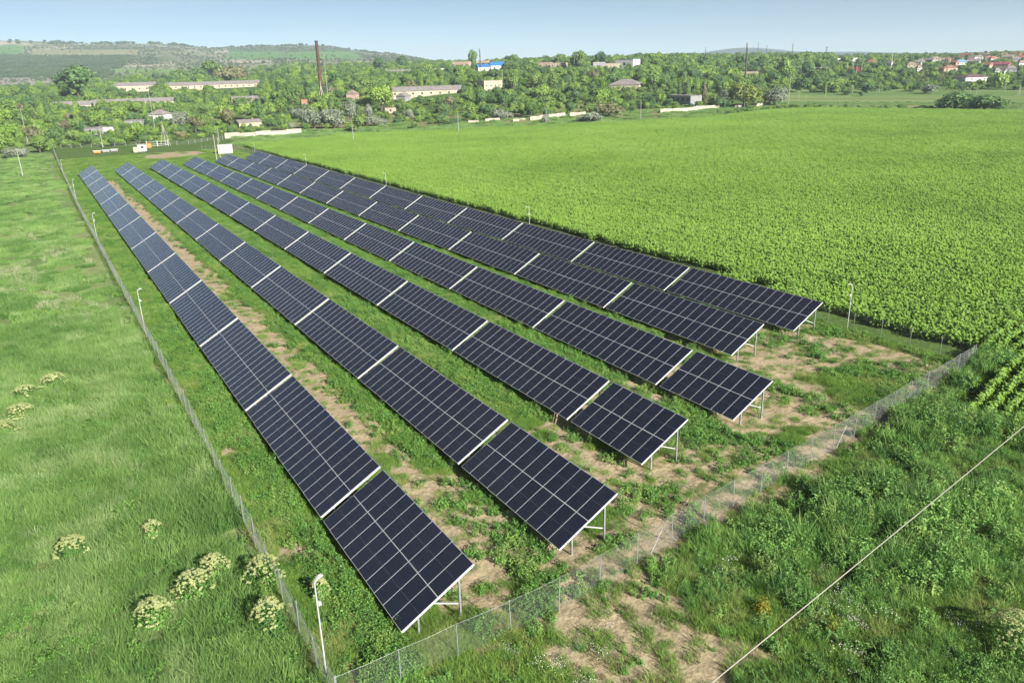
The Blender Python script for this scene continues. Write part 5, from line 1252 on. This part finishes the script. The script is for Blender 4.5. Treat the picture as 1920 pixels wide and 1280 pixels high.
# ---------------------------------------------------------------- flowering shrubs close to the camera
def umbel_plant(x, y, H_, W_, label, name='flowering_shrub', dens=1., mat='umbel', grp='cream flowering shrubs in the reedy grass'):
    seed = int(abs(x*31+y*17)*10); r = np.random.default_rng(seed)
    root = empty(name, (x, y, T(x, y)-.05)); tag(root, label, 'shrub', grp)
    v = Veg(); n_ = 700; d = r.normal(size=(n_, 3)); d /= np.linalg.norm(d, axis=1, keepdims=True); d[:, 2] = np.abs(d[:, 2]); k_ = r.uniform(.2, .92, n_)**.5
    p = d*k_[:, None]*np.array([W_/2, W_/2, H_*.62])+np.array([0, 0, H_*.28]); v.leaves(p, d+r.normal(0, .5, (n_, 3))+np.array([0, 0, .4]), r.uniform(.1, .2, n_), .07, r.uniform(.1, .8, n_), .2, r=r)
    o = link('leaves', v.mesh('leaves', M['weed']), root)
    b = MB()
    for k in range(7):
        a = k*.9; b.tube([(0, 0, 0), (math.cos(a)*W_*.15, math.sin(a)*W_*.15, H_*.4), (math.cos(a)*W_*.3, math.sin(a)*W_*.3, H_*.72)], [.03, .022, .01], 5)
    b.build('stem', M['wood'], root)
    u_ = Veg(); nh = int(170*dens*W_*W_/3.2)+20; ph = r.uniform(0, 6)
    for k in range(nh):
        a = r.uniform(0, 6.28); q = math.sqrt(r.uniform(0, 1)); q *= 1+.28*math.sin(3*a+ph)+.12*math.sin(7*a); hz = H_*(.52+.46*math.sqrt(max(0, 1-q*q))*r.uniform(.85, 1.05))
        c_ = np.array([q*math.cos(a)*W_/2, q*math.sin(a)*W_/2, hz]); rad = r.uniform(.03, .085); m_ = 22
        rr_ = rad*np.sqrt(r.uniform(0, 1, m_)); b2 = r.uniform(0, 6.28, m_)
        p = c_+np.stack([rr_*np.cos(b2), rr_*np.sin(b2), .025*(1-(rr_/rad)**2)+r.normal(0, .006, m_)], 1)
        nn_ = np.array([c_[0], c_[1], H_*.6])/H_*.7+r.normal(0, .35, (m_, 3))+np.array([0, 0, .6]); u_.leaves(p, nn_, .045, .04, r.uniform(.2, 1, m_), 0, r=r)
    link('flower_heads', u_.mesh('flower_heads', M[mat]), root); return root
for (px, py, W_, H_, lb_) in [(140, 1052, 1.7, 1.7, 'yellowish flowering shrub alone in the reeds at lower left'), (290, 1016, 1.3, 1.5, 'small pale flowering shrub up the field from the lower cluster'),
    (405, 1088, 1.5, 1.7, 'flowering shrub at the upper right of the lower left pair'), (368, 1124, 1.8, 1.8, 'flowering shrub just below its taller neighbour, centre of the lower field'),
    (293, 1178, 1.7, 1.8, 'round flowering shrub left of the lower field pair'), (500, 1104, 1.9, 2.1, 'large cream flowering shrub against the left fence'),
    (510, 1186, 1.7, 2.0, 'round cream flowering shrub below the large one at the left fence'), (602, 1128, .9, 1.5, 'slim flowering shrub beside the nearest camera pole'),
    (103, 728, 2.2, 1.5, 'flowering shrub highest of the group at the left picture edge'), (50, 748, 1.8, 1.4, 'yellowish flowering shrub second in the left edge group'),
    (42, 790, 2.2, 1.6, 'broad flowering shrub third in the left edge group'), (12, 818, 1.8, 1.4, 'flowering shrub cut by the left picture edge')]:
    p = hit(px, py)[0]; umbel_plant(p[0], p[1], H_, W_, lb_)
p = hit(1900, 1215)[0]; umbel_plant(p[0], p[1], 1.9, 2.3, 'big cream flowering shrub at the lower right picture edge', grp=None)
def herb_bush(px, py, W_, H_, mat, label, n_=900):
    p = hit(px, py)[0]; root = empty('bush', tuple(p)); tag(root, label, 'bush')
    v = Veg(); r = np.random.default_rng(int(px)); d = r.normal(size=(n_, 3)); d /= np.linalg.norm(d, axis=1, keepdims=True); d[:, 2] = np.abs(d[:, 2]); k_ = r.uniform(.1, 1, n_)**.45
    pp = d*k_[:, None]*np.array([W_/2, W_/2, H_*.8])*(1+.25*np.sin(d[:, :1]*9+d[:, 1:2]*7))+np.array([0, 0, H_*.12]); v.leaves(pp, d+r.normal(0, .5, (n_, 3))+np.array([0, 0, .5]), r.uniform(.07, .15, n_), .05, r.uniform(.1, 1, n_), .1, r=r)
    link('foliage', v.mesh('foliage', M[mat]), root)
    b = MB(); b.tube([(0, 0, -.1), (0, 0, H_*.6)], [.03, .012], 5); b.build('stem', M['wood'], root)
herb_bush(1428, 1150, .9, .95, 'yellowweed', 'yellow tinged bush at the edge of the bare sand')
herb_bush(1560, 1190, .8, .9, 'yellowweed', 'yellow tinged bush right of the cable in the weeds')
herb_bush(1222, 1072, .6, .55, 'weed', 'small round green bush just outside the near fence brace')
herb_bush(1140, 1015, .5, .5, 'weed', 'small green plant under the near end of the second row')

# ---------------------------------------------------------------- haze
b = MB(); b.box(-7800, 7800, -7800, 7800, -8, 215); hz = b.build('haze', M['white'])
mt, n_, out = newmat('thin_air'); pv = n_.nodes.new('ShaderNodeVolumePrincipled'); pv.inputs['Density'].default_value = 1.25e-4
pv.inputs['Color'].default_value = (.72, .86, 1, 1); pv.inputs['Anisotropy'].default_value = 0
lk(n_, pv.outputs[0], out.inputs['Volume']); hz.data.materials.clear(); hz.data.materials.append(mt); tag(hz, kind='stuff')
